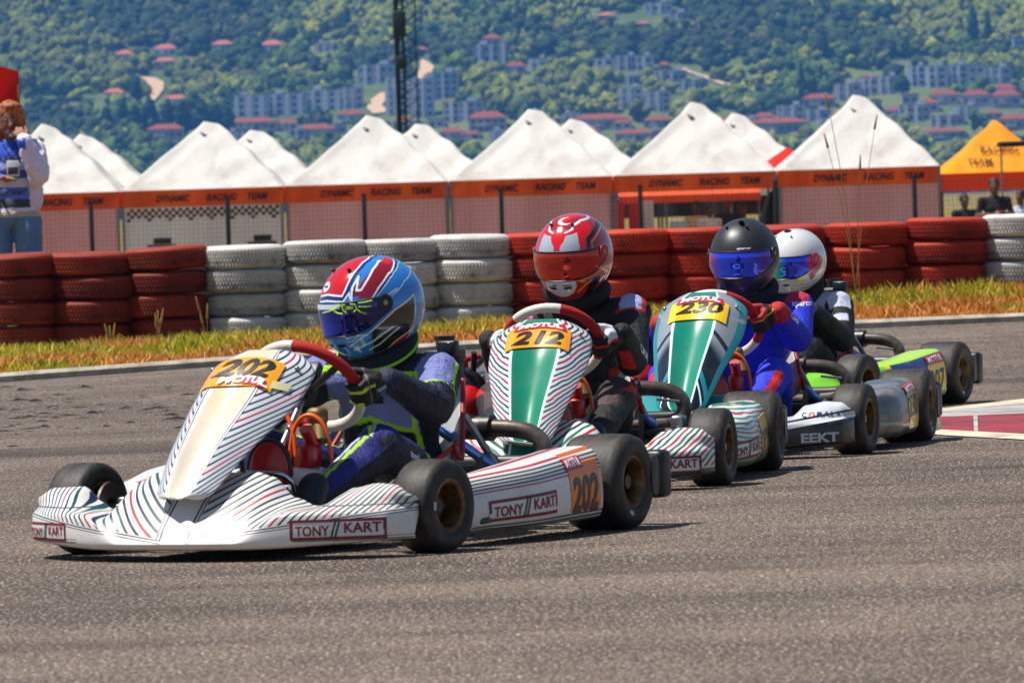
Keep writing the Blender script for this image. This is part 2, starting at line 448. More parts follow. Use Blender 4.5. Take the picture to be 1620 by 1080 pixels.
tag(blades('grass', 150000, (-6.6, 7.0), lambda n, x: .36 + 4.6*RNG.random(n)**1.05, gh, gcol, m_blade, .008),
    'strip of dry orange and green grass between track edge and tyre wall', 'grass', kind='stuff')

# a few tall dry weeds in front of the tyres
m_weed = mat('dry_weed_stem', '#b08a4c', .8, thin=.2)
def weed(px, py, D, h, n, seed, label):
    rr = random.Random(seed); b = W(px, py, D); z0 = ground(b.x, b.y); t = empty('tall_weed', (b.x, D, z0))
    for i in range(n):
        lx, ly = rr.uniform(-.22, .18)*h, rr.uniform(-.1, .1)*h; hh = h*rr.uniform(.7, 1)
        P = smooth_path([(rr.uniform(-.03, .03), 0, -.02), (lx*.3, ly*.3, hh*.5), (lx, ly, hh)], 2)
        S = tube(P, [.004*(1-.6*k/len(P)) for k in range(len(P))], 5)
        head = cone(P[-1]-(P[-1]-P[-3]).normalized()*.06, P[-1]+Vector((lx*.05, 0, .03)), .009, .004, 6, 2)
        obj('stem', join(S, head), m_weed, t)
    tag(t, label, 'weed', 'tall dry weeds by the tyre wall')
weed(1352, 350, 42.5, 1.42, 4, 3, 'tallest dry weed stalks rising above the red tyres right of the white helmet')
weed(247, 470, 41.8, .26, 4, 5, 'short dry weed stalks in front of the third red tyre stack from the left')
weed(175, 470, 41.9, .2, 3, 6, 'small dry weed in front of the second red tyre stack from the left')
weed(325, 470, 41.9, .32, 3, 8, 'weed growing in the gap between the red and the white tyre stacks')

# ---------------------------------------------------------------- tyre wall
def tyre_paint(base, worn, hi):
    def f(nt):
        r = rand_obj(nt); a = noise(nt, 9, 5, .7, off=0).ss(.45, .72, 0, .8)
        c = mix(nt, r, base, hi); c = mix(nt, a, c, worn)
        z = objc(nt)[2]; top = z.ss(.045, .085, 0, .55)        # upper part of each tyre goes to the lighter tone
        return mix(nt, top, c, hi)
    return f
m_tr = mat('red_painted_tyre', tyre_paint('#7a1206', '#2c0a06', '#b8320a'), .75, bump=lambda nt: noise(nt, 60, 3), bstr=.3)
m_trd = mat('dark_red_painted_tyre', tyre_paint('#5e1008', '#240a08', '#8a280c'), .75, bump=lambda nt: noise(nt, 60, 3), bstr=.3)
m_tw = mat('white_painted_tyre', tyre_paint('#98969a', '#444042', '#cdc8c0'), .8, bump=lambda nt: noise(nt, 60, 3), bstr=.3)
def tyre_shape():
    Ro, Ri, Wd = .288, .165, .158; n = 76
    prof = [(Ri, -.055), (Ri+.012, -.07), (Ri+.05, -.079), (Ro-.035, -.076), (Ro-.008, -.062), (Ro, -.05)]
    P = prof + [(Ro, -.017), (Ro, .017)] + [(r, -h) for r, h in reversed(prof)] + [(Ri-.004, .03), (Ri-.004, -.03)]
    S = lathe(P, (0, 0, .079), 'z', n)
    # tread blocks, siped across
    B = []
    for i in range(n):
        for j, h in enumerate((-.042, -.014, .014, .042)):
            a = 2*math.pi*(i + (.5 if j % 2 else 0))/n
            rot = Matrix.Rotation(a, 3, 'Z'); c = rot @ Vector((Ro+.001, 0, .079+h))
            B.append(box(c, (.015, 2*math.pi*Ro/n*.62, .020), 0, rot=rot))
    return join(S, *B)
tyre0 = None
TS = tyre_shape()
order = ['leftmost', 'second', 'third', 'fourth', 'fifth', 'sixth', 'seventh', 'eighth', 'ninth', 'tenth', 'eleventh', 'twelfth', 'thirteenth', 'rightmost']
stacks = [(18, 402, 'R'), (135, 399, 'R'), (258, 390, 'R'), (383, 388, 'w'), (508, 380, 'w'), (628, 378, 'w'), (745, 371, 'w'), (868, 367, 'r'),
          (993, 363, 'r'), (1112, 360, 'r'), (1238, 356, 'r'), (1370, 352, 'r'), (1496, 344, 'r'), (1620, 338, 'w')]
proto = {}; stack_z = []
for i, (px, py, c) in enumerate(stacks):
    D = 42.25 + i*.085; p = W(px, py, D); zt = p.z; T = .158; stack_z.append(zt - .02)
    for k in range(4):
        z = zt - T*(k+1) - .004*k
        if c not in proto:
            o = obj('tyre', TS, {'r': m_tr, 'R': m_trd, 'w': m_tw}[c], smooth=True, angle=35); proto[c] = o
        else:
            o = proto[c].copy(); COL.objects.link(o)
        jit = .012
        o.location = (p.x + RNG.normal(0, jit), D + .275 + RNG.normal(0, jit), z)
        o.rotation_euler = (RNG.normal(0, .012), RNG.normal(0, .012), RNG.uniform(0, 6.28))
        o.scale = (.96 + .04*RNG.random(),)*2 + (1.0,)
        lv = ['topmost', 'second from the top', 'third from the top', 'lowest, sunk in the grass'][k]
        tag(o, f"{'white' if c == 'w' else 'red'} painted tyre, {lv}, in the {order[i]}{' tyre' if i in (0, 13) else ''} stack{'' if i in (0, 13) else ' from the left'}", 'tyre', 'painted tyres stacked as a wall')

for i in range(len(stacks)-1):
    a, b = stacks[i], stacks[i+1]; D = 42.85 + i*.085; p = W((a[0]+b[0])/2, (a[1]+b[1])/2, D); c = b[2] if i % 3 else a[2]
    for k in range(4):
        o = proto[c].copy(); COL.objects.link(o); o.location = (p.x + RNG.normal(0, .015), D + .33, W(810, (a[1]+b[1])/2 + ((a[0]+b[0])/2-810)*.0314, 42.5).z*0 + stack_z[i] - .158*(k+1) - .004*k); o.rotation_euler = (0, 0, RNG.uniform(0, 6.28)); o.scale = (1, 1, 1)
        lv = ['topmost', 'second from the top', 'third from the top', 'lowest'][k]
        tag(o, f"{'white' if c == 'w' else 'red'} tyre, {lv}, behind the gap right of the {order[i]} stack", 'tyre', 'painted tyres stacked as a wall')

# ---------------------------------------------------------------- fence of wire mesh behind the tyres
DF = 103.0; zf0 = -.85
m_post = mat('fence_post_metal', '#1c1f22', .6, metal=.3); m_wire = mat('fence_wire', '#5a4c52', .6, metal=.3)
fe = empty('wire_mesh_fence', (0, DF, zf0))
xL, xR = W(-160, 350, DF).x, W(1800, 350, DF).x; ht = 1.98
wires = []
x = xL
while x < xR: wires.append(box((x, 0, ht/2), (.0045, .0045, ht))); x += .075
z = .05
while z < ht: wires.append(box(((xL+xR)/2, .004, z), (xR-xL, .0045, .0045))); z += .075
obj('mesh_panel', join(*wires), m_wire, fe, smooth=False)
for px in (-72, 145, 361, 577, 794, 1014, 1228, 1448, 1664):
    x = W(px, 350, DF).x; obj('post', join(box((x, -.03, ht/2+.02), (.075, .05, ht+.04), .01), box((x, -.03, ht+.05), (.085, .06, .02), .006)), m_post, fe, angle=30)
tag(fe, 'wire mesh fence on dark square posts in front of the tents', 'fence')

# ---------------------------------------------------------------- paddock tents
m_canvas = mat('white_canvas', lambda nt: mix(nt, noise(nt, 1.1, 5, .65, (1, 1, .4)).ss(.45, .75), '#dedbd6', '#bdb6ae'), .8, bump=lambda nt: noise(nt, 5, 4, .6, (1, .3, 1)), bstr=.35, bdist=.05, thin=.25)
m_orange = mat('orange_valance', lambda nt: mix(nt, noise(nt, 2, 3, stretch=(1, 1, .2)).ss(.35, .7), '#f8660c', '#e4520a'), .8, bump=lambda nt: noise(nt, 4, 2, .5, (1, 1, .1)), bstr=.5, bdist=.04, thin=.2)
m_pinkwall = mat('pink_canvas_wall', lambda nt: mix(nt, noise(nt, 1.2, 3, stretch=(1, 1, .15)).ss(.35, .7), '#f0b8c0', '#e0a4ac'), .85, bump=lambda nt: noise(nt, 3, 3, .5, (1, 1, .12)), bstr=.5, bdist=.05, thin=.45)
m_whitewall = mat('white_canvas_wall', lambda nt: mix(nt, noise(nt, 1.5, 3, stretch=(1, 1, .15)).ss(.35, .7), '#f0eef4', '#dcd8e2'), .85, thin=.4)
m_ink = mat('dark_print', '#2a1510', .8); m_black = mat('black_print', '#111114', .7)
m_leg = mat('tent_leg_metal', '#7d7a80', .5, metal=.6); m_dkflap = mat('grey_vent_flap', '#4a4a4e', .8)
TW = 3.0; EH = 2.25          # bay width, eave height
def tent(name, x0, D, zg, wall, label, depth=3.0, peak=1.2, seed=0, roofm=None, front=True, width=TW, group='white tents in the paddock', ridge=.5):
    roofm = roofm or m_canvas; t = empty(name, (x0+width/2, D+depth/2, zg)); hw, hd = width/2, depth/2; rr = random.Random(seed)
    N = 64; ph = [rr.uniform(0, 6.3) for _ in range(4)]
    def roof(u, v):
        x, y = u*hw, v*hd
        rx = max(abs(x) - ridge/2*(1 if x > 0 else .0), 0)/(hw - (ridge/2 if x > 0 else 0)); ry = abs(v)
        d = max(rx, ry); k = 1-d
        kr = 1-max(rx**(1.30 if x > 0 else .97), ry**1.04); h = peak*(kr*.90 + .10*k**2.2) - .05*sstep(0, .3, x)*k
        edge = 1 - min(abs(rx-ry)/.12, 1)
        h += .035*edge*k*(1-k)*4
        h += .022*math.sin(x*7+ph[0])*math.sin(y*5+ph[1])*k + .05*(1 if x > ridge/2 else .3)*math.sin(13*d+ph[2]+x*4)*k*(1-k)*2 - .05*math.sin(math.pi*k)*(1-edge)*abs(math.sin((rx-ry)*3+ph[0]))
        if k > .9: h += .03*(k-.9)*10
        return (x, y, EH + h)
    us = [-1 + 2*i/N for i in range(N+1)]
    obj('roof', grid(roof, us, us), roofm, t, angle=40)
    # little grey vent flap under the peak
    obj('vent_flap', join(tube([Vector((-.06, -.19*1, EH+peak*.87-.02)), Vector((.02, -.27, EH+peak*.79))], [.01, .05], 6)), m_dkflap, t)
    if front:
        vf = lambda a, b, off: (a*width, -hd - off - .012*math.sin(a*9+ph[3]) , EH - .155 + b*.31)
        obj('valance', join(panel(vf, .0, nx=24, ny=3), grid(lambda a, b: (hw, a*hd, EH-.155+b*.155), [-1, 0, 1], [-1, 1]), grid(lambda a, b: (-hw, a*hd, EH-.155+b*.155), [-1, 0, 1], [-1, 1])), m_orange, t)
        for s, cx, wd in (('DYNAMIC', -.18, .21), ('RACING', .12, .19), ('TEAM', .34, .125)): obj('lettering', mapped(text_shape(s, .3, .03, 4), sub(vf, cx, -.02, wd, .42), .03), m_ink, t, smooth=False)
    for sx in (-1, 1):
        for sy in (-1, 1):
            obj('leg', box((sx*(hw-.03), sy*(hd-.03), EH/2), (.05, .05, EH)), m_leg, t, smooth=False)
    if wall:
        wf = lambda a, b, off: (a*(width-.02), -hd+.035 - off + .02*math.sin(a*14+ph[0])*math.sin(b*3), (EH-.02)*(b+.5))
        obj('wall', panel(wf, 0, nx=24, ny=8), wall, t)
        if wall is m_whitewall:
            W2 = lambda a, b, off: wf(a, b, off)
            B = []
            for i in range(44):
                for j in range(3 if (i//2) % 3 else 4):
                    if (i+j) % 2: B.append(panel(wf, .02, -.47+i*.0214, -.47+(i+1)*.0214, .36-(j+1)*.026, .36-j*.026, 1, 1))
            obj('checker_bunting', join(*B), m_ink, t, smooth=False)
            for cx in (-.26, .36):
                L = [panel(wf, .02, cx-.09, cx+.09, .03, .065, 4, 1), panel(wf, .02, cx-.05, cx+.06, .07, .12, 4, 1), panel(wf, .02, cx-.07, cx+.02, .0, .02, 4, 1)]
                obj('emblem', join(*L), m_ink, t, smooth=False)
    tag(t, label, 'tent', group)
    return t
bays = [(-63, m_pinkwall, 'white tent with orange valance at far left behind the standing woman'),
        (191, m_whitewall, 'white tent with a white front wall hung with black checkered bunting'),
        (449, m_pinkwall, 'white tent with pink front wall directly above the blue and red helmet'),
        (706, m_pinkwall, 'white tent with pink front wall directly left of the open-fronted tent'),
        (967, None, 'white tent with open front showing an orange awning and people inside'),
        (1231, m_pinkwall, 'white tent at the right end of the row beside the yellow tent')]
D1 = 114.5; x_first = W(191, 300, D1).x; ZG = W(820, 283, D1).z - EH
pitch = (W(1490, 258, D1).x - x_first)/5
for i, (px, wl, lab) in enumerate(bays):
    tent('paddock_tent', x_first + (i-1)*pitch, D1, ZG + (-.0), wl, lab, seed=i, width=pitch-.03, peak=(1.24, 1.22, 1.22, 1.25, 1.27, 1.30)[i])
x_b = W(191, 300, D1+9).x
for i in range(5):
    xx = W([-5, 268, 532, 780, 1040][i]+20, 300, D1+8.5).x - .2
    tent('paddock_tent', xx, D1+8.5, ZG, None, ['white tent roof peeping out behind the leftmost tent', 'white tent roof just right of and behind the checkered tent', 'white tent roof just right of the lattice mast foot', 'white tent roof behind the tent left of the open-fronted one', 'white tent roof behind the open-fronted tent'][i], seed=20+i, front=True, peak=1.15)
# yellow tent
m_yel = mat('yellow_canvas', lambda nt: mix(nt, noise(nt, 2, 3).ss(.35, .7), '#ffae04', '#f89a04'), .8, bump=lambda nt: noise(nt, 3, 3), bstr=.5, bdist=.06, thin=.35)
m_or2 = mat('orange_red_valance', '#e84a08', .8, thin=.3)
DY = 122.0; yl = W(1478, 276, DY); YH = W(1570, 190, DY).x - yl.x; ye = empty('yellow_tent', (yl.x+YH, DY, ZG)); eh = yl.z - ZG; pk = W(1575, 190, DY).z - ZG - eh
def yroof(u, v):
    k = 1-max(abs(u)**(1.25 if u > 0 else 1), abs(v)); return (u*YH, v*YH, eh + pk*(.85*k+.15*k**2) + .02*math.sin(u*14)*k)
us = [-1+i/14 for i in range(29)]
obj('roof', grid(yroof, us, us), m_yel, ye, angle=40)
yv = lambda a, b, off: (a*2*YH, -YH-off, eh-.17+b*.34)
obj('valance', join(panel(yv, 0), grid(lambda a, b: (-YH, a*YH, eh-.17+b*.17), [-1, 0, 1], [-1, 1])), m_or2, ye)
rf = lambda a, b, off: tuple(Vector(yroof(a, -.55-.45*(-b))) + Vector((0, -off, off)))
for s, u0, v0, wl in (('RACING', .05, -.56, .62), ('TEAM', -.30, -.80, .4)):
    obj('lettering', mapped(text_shape(s, .0, .01, 6), lambda a, b, o: tuple(Vector(yroof(u0+a*wl, v0+b*.13))+Vector((0, -.04, .04))), 0), m_ink, ye, smooth=False)
for sx in (-1, 1):
    for sy in (-1, 1): obj('leg', box((sx*(YH-.05), sy*(YH-.05), eh/2), (.06, .06, eh)), m_post, ye, smooth=False)
tag(ye, 'bright yellow tent with orange valance at the right edge', 'tent')
# dark canopy strip in front of the yellow roof
p = W(1600, 228, 119); ca = empty('dark_canopy', (p.x+.25, 119, ZG))
obj('roof', box((0, 0, p.z-ZG), (1.0, .8, .10), .03), mat('dark_canopy_cloth', '#17130f', .8), ca)
for sx in (-1, 1): obj('leg', tube([(sx*.45, 0, 0), (sx*.45, 0, p.z-ZG)], .02, 8), m_leg, ca)
tag(ca, 'dark canopy standing in front of the yellow tent roof', 'canopy')
# red peak between two tents
p = W(1249, 236, 121); rc = empty('red_tent', (p.x, 122, ZG)); hh = p.z-ZG
obj('roof', grid(lambda u, v: (u*1.2, v*1.2, hh-.75 + .8*(1-max(abs(u), abs(v)))), [-1+i/5 for i in range(11)], [-1+i/5 for i in range(11)]), mat('red_canvas', '#e01c0c', .8, thin=.3), rc)
for sx in (-1, 1):
    for sy in (-1, 1): obj('leg', tube([(sx*1.15, sy*1.15, 0), (sx*1.15, sy*1.15, hh-.73)], .02, 8), m_leg, rc)
tag(rc, 'small red tent whose tip shows between the two rightmost white tents', 'tent')
# things in and by the open tent
def at(px, py, D): 
    p = W(px, py, D); return p
aw = empty('orange_awning', (at(1090, 305, 118).x, 118, ZG)); hz = at(1090, 303, 118).z-ZG
obj('cloth', grid(lambda a, b: (a*1.32, b*.5, hz + .07*(b) + .012*math.sin(a*30)), [-1+i/20 for i in range(41)], [-1, -.5, 0, .5, 1]), mat('orange_awning_cloth', '#f05a26', .7, thin=.3), aw)
obj('edge_flap', grid(lambda a, b: (a*1.32, -.5, hz-.07-.06+b*.065+ .0*math.sin(a*30)), [-1+i/20 for i in range(41)], [-1, 1]), mat('orange_flap', '#f26a3a', .8, thin=.3), aw)
for sx in (-1, -.35, .35, 1): obj('leg', tube([(sx*1.28, -.45, 0), (sx*1.28, -.45, hz-.06)], .02, 8), m_leg, aw)
tag(aw, 'orange awning under the open-fronted white tent', 'awning')
def cab(px0, px1, py0, D, color, name, lab, cat):
    a = at(px0, py0, D); b = at(px1, py0, D); wd = b.x-a.x; h = a.z-ZG
    t = empty(name, ((a.x+b.x)/2, D, ZG))
    mm = mat(name+'_paint', color, .5)
    obj('body', box((0, 0, h/2), (wd, .5, h), .02), mm, t); 
    for q in (.35, .65): obj('drawer_handle', box((0, -.262, h*q), (wd*.5, .024, .02), .005), m_post, t)
    tag(t, lab, cat)
cab(970, 987, 321, 116.8, '#c80a0a', 'tool_cabinet', 'narrow red tool cabinet nearest the left leg of the open tent', 'cabinet')
cab(994, 1010, 321, 116.8, '#c00808', 'tool_cabinet', 'red tool cabinet just left of the white panel in the open tent', 'cabinet')
cab(1014, 1033, 318, 117.0, '#cfccd4', 'white_locker', 'tall white locker beside the red cabinets in the open tent', 'locker')
cab(1060, 1088, 350, 116.5, '#a8c8e0', 'cool_box', 'pale blue box on the ground inside the open tent', 'box')
p = at(1225, 290, 115.2); tp = empty('green_tarp', (p.x, 115.3, ZG)); h0 = p.z-ZG
TV = []; tw = 1.0
obj('cloth', grid(lambda a, b: (-.55 + (.63)*a + (1-a)*.42*(b**1.6), .10*math.sin(a*9+b*3)-.15*(1-b), b*h0*(1-.10*(1-a))), [i/12 for i in range(13)], [i/10 for i in range(11)]), mat('dark_green_tarp', lambda nt: mix(nt, noise(nt, 3, 3).ss(.4, .7), '#182826', '#24403a'), .6, bump=lambda nt: noise(nt, 3, 3), bstr=.6, bdist=.08), tp)
obj('pole', tube([(.1, 0, 0), (.1, 0, h0+.03)], .03, 8), m_post, tp)
tag(tp, 'dark green tarp hanging at the right side of the open tent', 'tarp')
p = at(1090, 325, 121); ds = empty('dark_band_sheet', (p.x, 121.5, ZG))
obj('cloth', grid(lambda a, b: (a*1.7, .05*math.sin(a*12), b*(p.z-ZG+.15)), [-1+i/14 for i in range(29)], [.80, .9, 1]), mat('dark_band_cloth', '#1b1820', .8), ds)  # sheet added to give the shaded band under the awning
tag(ds, 'dark sheet added at the back of the open tent for the dark band under its awning', 'backdrop')
bt = at(1440+12, 330, 118)

# ---------------------------------------------------------------- lattice mast
DM = 240.0; mb = W(648, 250, DM); zb = -.85; m_mast = mat('dark_mast_steel', '#1c2a2c', .7, metal=.2)
ms = empty('lattice_mast', (mb.x, DM, zb)); H = 16; hw0 = .40
legs = []
for sx in (-1, 1):
    for sy in (-1, 1):
        obj('leg', tube([(sx*hw0, sy*.45, 0), (sx*hw0*.92, sy*.42, H)], .05 if sx < 0 else .022, 6), m_mast, ms, smooth=False)
nb = 30; S = []
for k in range(nb):
    z0, z1 = H*k/nb, H*(k+1)/nb
    S += [tube([(-hw0, -.45, z0), (hw0, -.45, z1)], .014, 5), tube([(hw0, -.45, z0), (-hw0, -.45, z1)], .014, 5), tube([(-hw0, .45, z0), (hw0, .45, z1)], .014, 5),
          tube([(-hw0, -.45, z1), (hw0, -.45, z1)], .014, 5), tube([(-hw0, -.45, z0), (-hw0, .45, z1)], .02, 5), tube([(hw0, -.45, z0), (hw0, .45, z1)], .012, 5)]
obj('bracing', join(*S), m_mast, ms, smooth=False)
obj('cable_ladder', join(box((-.30, 0, H/2), (.10, .06, H)), box((-.10, 0, H/2), (.09, .06, H)), *[box((-.18, -.06, z*.16), (.34, .03, .035)) for z in range(1, 98)]), m_mast, ms, smooth=False)
obj('junction_box', box((-.22, -.55, W(640, 35, DM).z - zb - .1), (.5, .25, 1.0), .04), m_mast, ms)
obj('junction_box', box((-.18, -.55, W(640, 100, DM).z - zb), (.4, .2, .5), .04), m_mast, ms)
tag(ms, 'tall dark lattice mast rising behind the tents against the hillside', 'mast')

# ---------------------------------------------------------------- hills, wood and town
SL = .22; DB = 2850.0
def hz_(D, x=0): return max(0, SL*(D-DB)) - 1.0 + (0 if D < DB else 3.0*math.sin(x/70+1)+2.5*math.sin(x/31+D/60))
def hill_pt(px, py):
    lo, hi = DB, 5200
    for _ in range(40):
        mid = (lo+hi)/2; p = W(px, py, mid)
        if hz_(mid, p.x) > p.z: hi = mid
        else: lo = mid
    return W(px, py, lo)
def earth(nt):
    n = noise(nt, .02, 4).ss(.35, .65); return mix(nt, n, '#46582a', '#66703a')
m_hill = mat('hill_turf', earth, .95)
tag(obj('hillside', grid(lambda x, y: (x, y, hz_(y, x)), list(np.linspace(-900, 900, 90)), [2700, 2849] + list(np.linspace(2851, 4200, 90))), m_hill), kind='structure')
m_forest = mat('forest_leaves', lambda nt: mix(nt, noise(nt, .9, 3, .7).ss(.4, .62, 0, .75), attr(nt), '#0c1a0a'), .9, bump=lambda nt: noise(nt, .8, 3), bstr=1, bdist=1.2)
bm = bmesh.new(); bmesh.ops.create_icosphere(bm, subdivisions=2, radius=1); IV = np.array([v.co[:] for v in bm.verts]); IF = np.array([[v.index for v in f.verts] for f in bm.faces]); bm.free()
clear = []      # (x, y, r) kept free of trees: set by houses and paths
def crown_blob(c, r, hgt, seed):
    rs = np.random.default_rng(seed); V = IV.copy(); 
    k = 1 + .28*rs.standard_normal(len(V)).clip(-1.5, 1.5)
    V = V*k[:, None]; V[:, 0] *= r; V[:, 1] *= r; V[:, 2] *= hgt; return V + np.array(c)

bm = bmesh.new(); bmesh.ops.create_icosphere(bm, subdivisions=1, radius=1); JV = np.array([v.co[:] for v in bm.verts]); JF = np.array([[v.index for v in f.verts] for f in bm.faces]); bm.free()
# houses: px, base py, width px, height px, wall colour, roof, description
wallm = {}
def wm(c):
    if c not in wallm: wallm[c] = mat('render_wall_'+c.strip('#'), tuple(v*.72+.28*.8 for v in lin(c)[:3])+(1,), .85)
    return wallm[c]
m_roof = mat('red_tile_roof', lambda nt: mix(nt, noise(nt, .8, 3).ss(.35, .7), '#96482c', '#7a3a26'), .85)
m_roofp = mat('pink_tile_roof', '#b8664e', .85); m_flat = mat('grey_flat_roof', '#8c8f98', .85); m_pane = mat('window_glass', '#26303c', .25)
def house(px, py, wp, hp, wc, roof, words, many=False, cat='house', grp=None):
    p = hill_pt(px, py); s = F_PX/p.y; wd, h = wp/s, hp/s; dp = min(max(wd*.5, 7), 14); z0 = hz_(p.y, p.x)-1.5
    rh = {'hip': min(h*.32, 3.2), 'pink': min(h*.35, 3.2), 'flat': .6}[roof]; wh = h - rh + 1.5
    t = empty('apartment_block' if cat == 'apartment block' else 'house', (p.x, p.y+dp/2, z0))
    obj('wall', box((0, 0, wh/2), (wd, dp, wh)), wm(wc), t, smooth=False)
    if roof == 'flat': obj('roof', box((0, 0, wh+rh/2), (wd*1.02, dp*1.04, rh)), m_flat, t, smooth=False)
    else:
        a, b = wd/2+.5, dp/2+.5; rl = max(a-b, .4)
        V = [(-a, -b, wh), (a, -b, wh), (a, b, wh), (-a, b, wh), (-rl, 0, wh+rh), (rl, 0, wh+rh)]
        obj('roof', (V, [(0, 1, 5, 4), (1, 2, 5), (2, 3, 4, 5), (3, 0, 4), (0, 3, 2, 1)]), m_roof if roof == 'hip' else m_roofp, t, smooth=False)
    if roof == 'flat' and wp >= 30:
        for q in range(2 + (int(px) % 2)):
            bx = (-.36+.34*q+.03*(int(px+py) % 3))*wd; obj('stair_bay', box((bx, -dp/2-.5, wh*.5+.3), (wd*.10, 1.6, wh*1.03)), wm(('#d8dcec', '#c0c6e0', '#e4e2e6')[int(px+q) % 3]), t, smooth=False)
        obj('rooftop_box', box((wd*.2*(-1 if px % 2 else 1), 0, wh+1.3), (wd*.22, 3, 2.2)), wm('#b8bccc'), t, smooth=False)
    elif wp >= 34: obj('chimney', box((wd*.22, 1, wh+rh*.9), (.9, .9, 1.8)), wm('#b0a8a8'), t, smooth=False)
    if wp >= 34 and roof != 'flat': obj('balcony', box((-wd*.15, -dp/2-.7, wh*.55), (wd*.35, 1.3, .9)), wm('#ccc8d0'), t, smooth=False)
    fl = max(1, int((wh-1.5)/3.0)); nw = max(2, min(12, int(wd/3.6)))
    fl = min(fl, 5)
    wsh = None
    for j in range(fl):
        for i in range(nw):
            x = (-.5+(i+.5)/nw)*wd*.94; z = 1.5 + (j+.5)*(wh-1.5)/fl
            if wsh is None:
                wsh = obj('window', box((0, 0, 0), (wd/nw*.5, .16, min(1.5, (wh-1.5)/fl*.5))), m_pane, t, smooth=False); o = wsh
            else: o = wsh.copy(); COL.objects.link(o); o.parent = t
            o.location = (x, -dp/2-.0, z)
    clear.append((p.x, p.y-6, wd*.5+1.5)); clear.append((p.x, p.y+dp/2, wd*.5+2)); clear.append((p.x, p.y-16, wd*.4))
    tag(t, words, cat, grp or 'houses on the hillside')
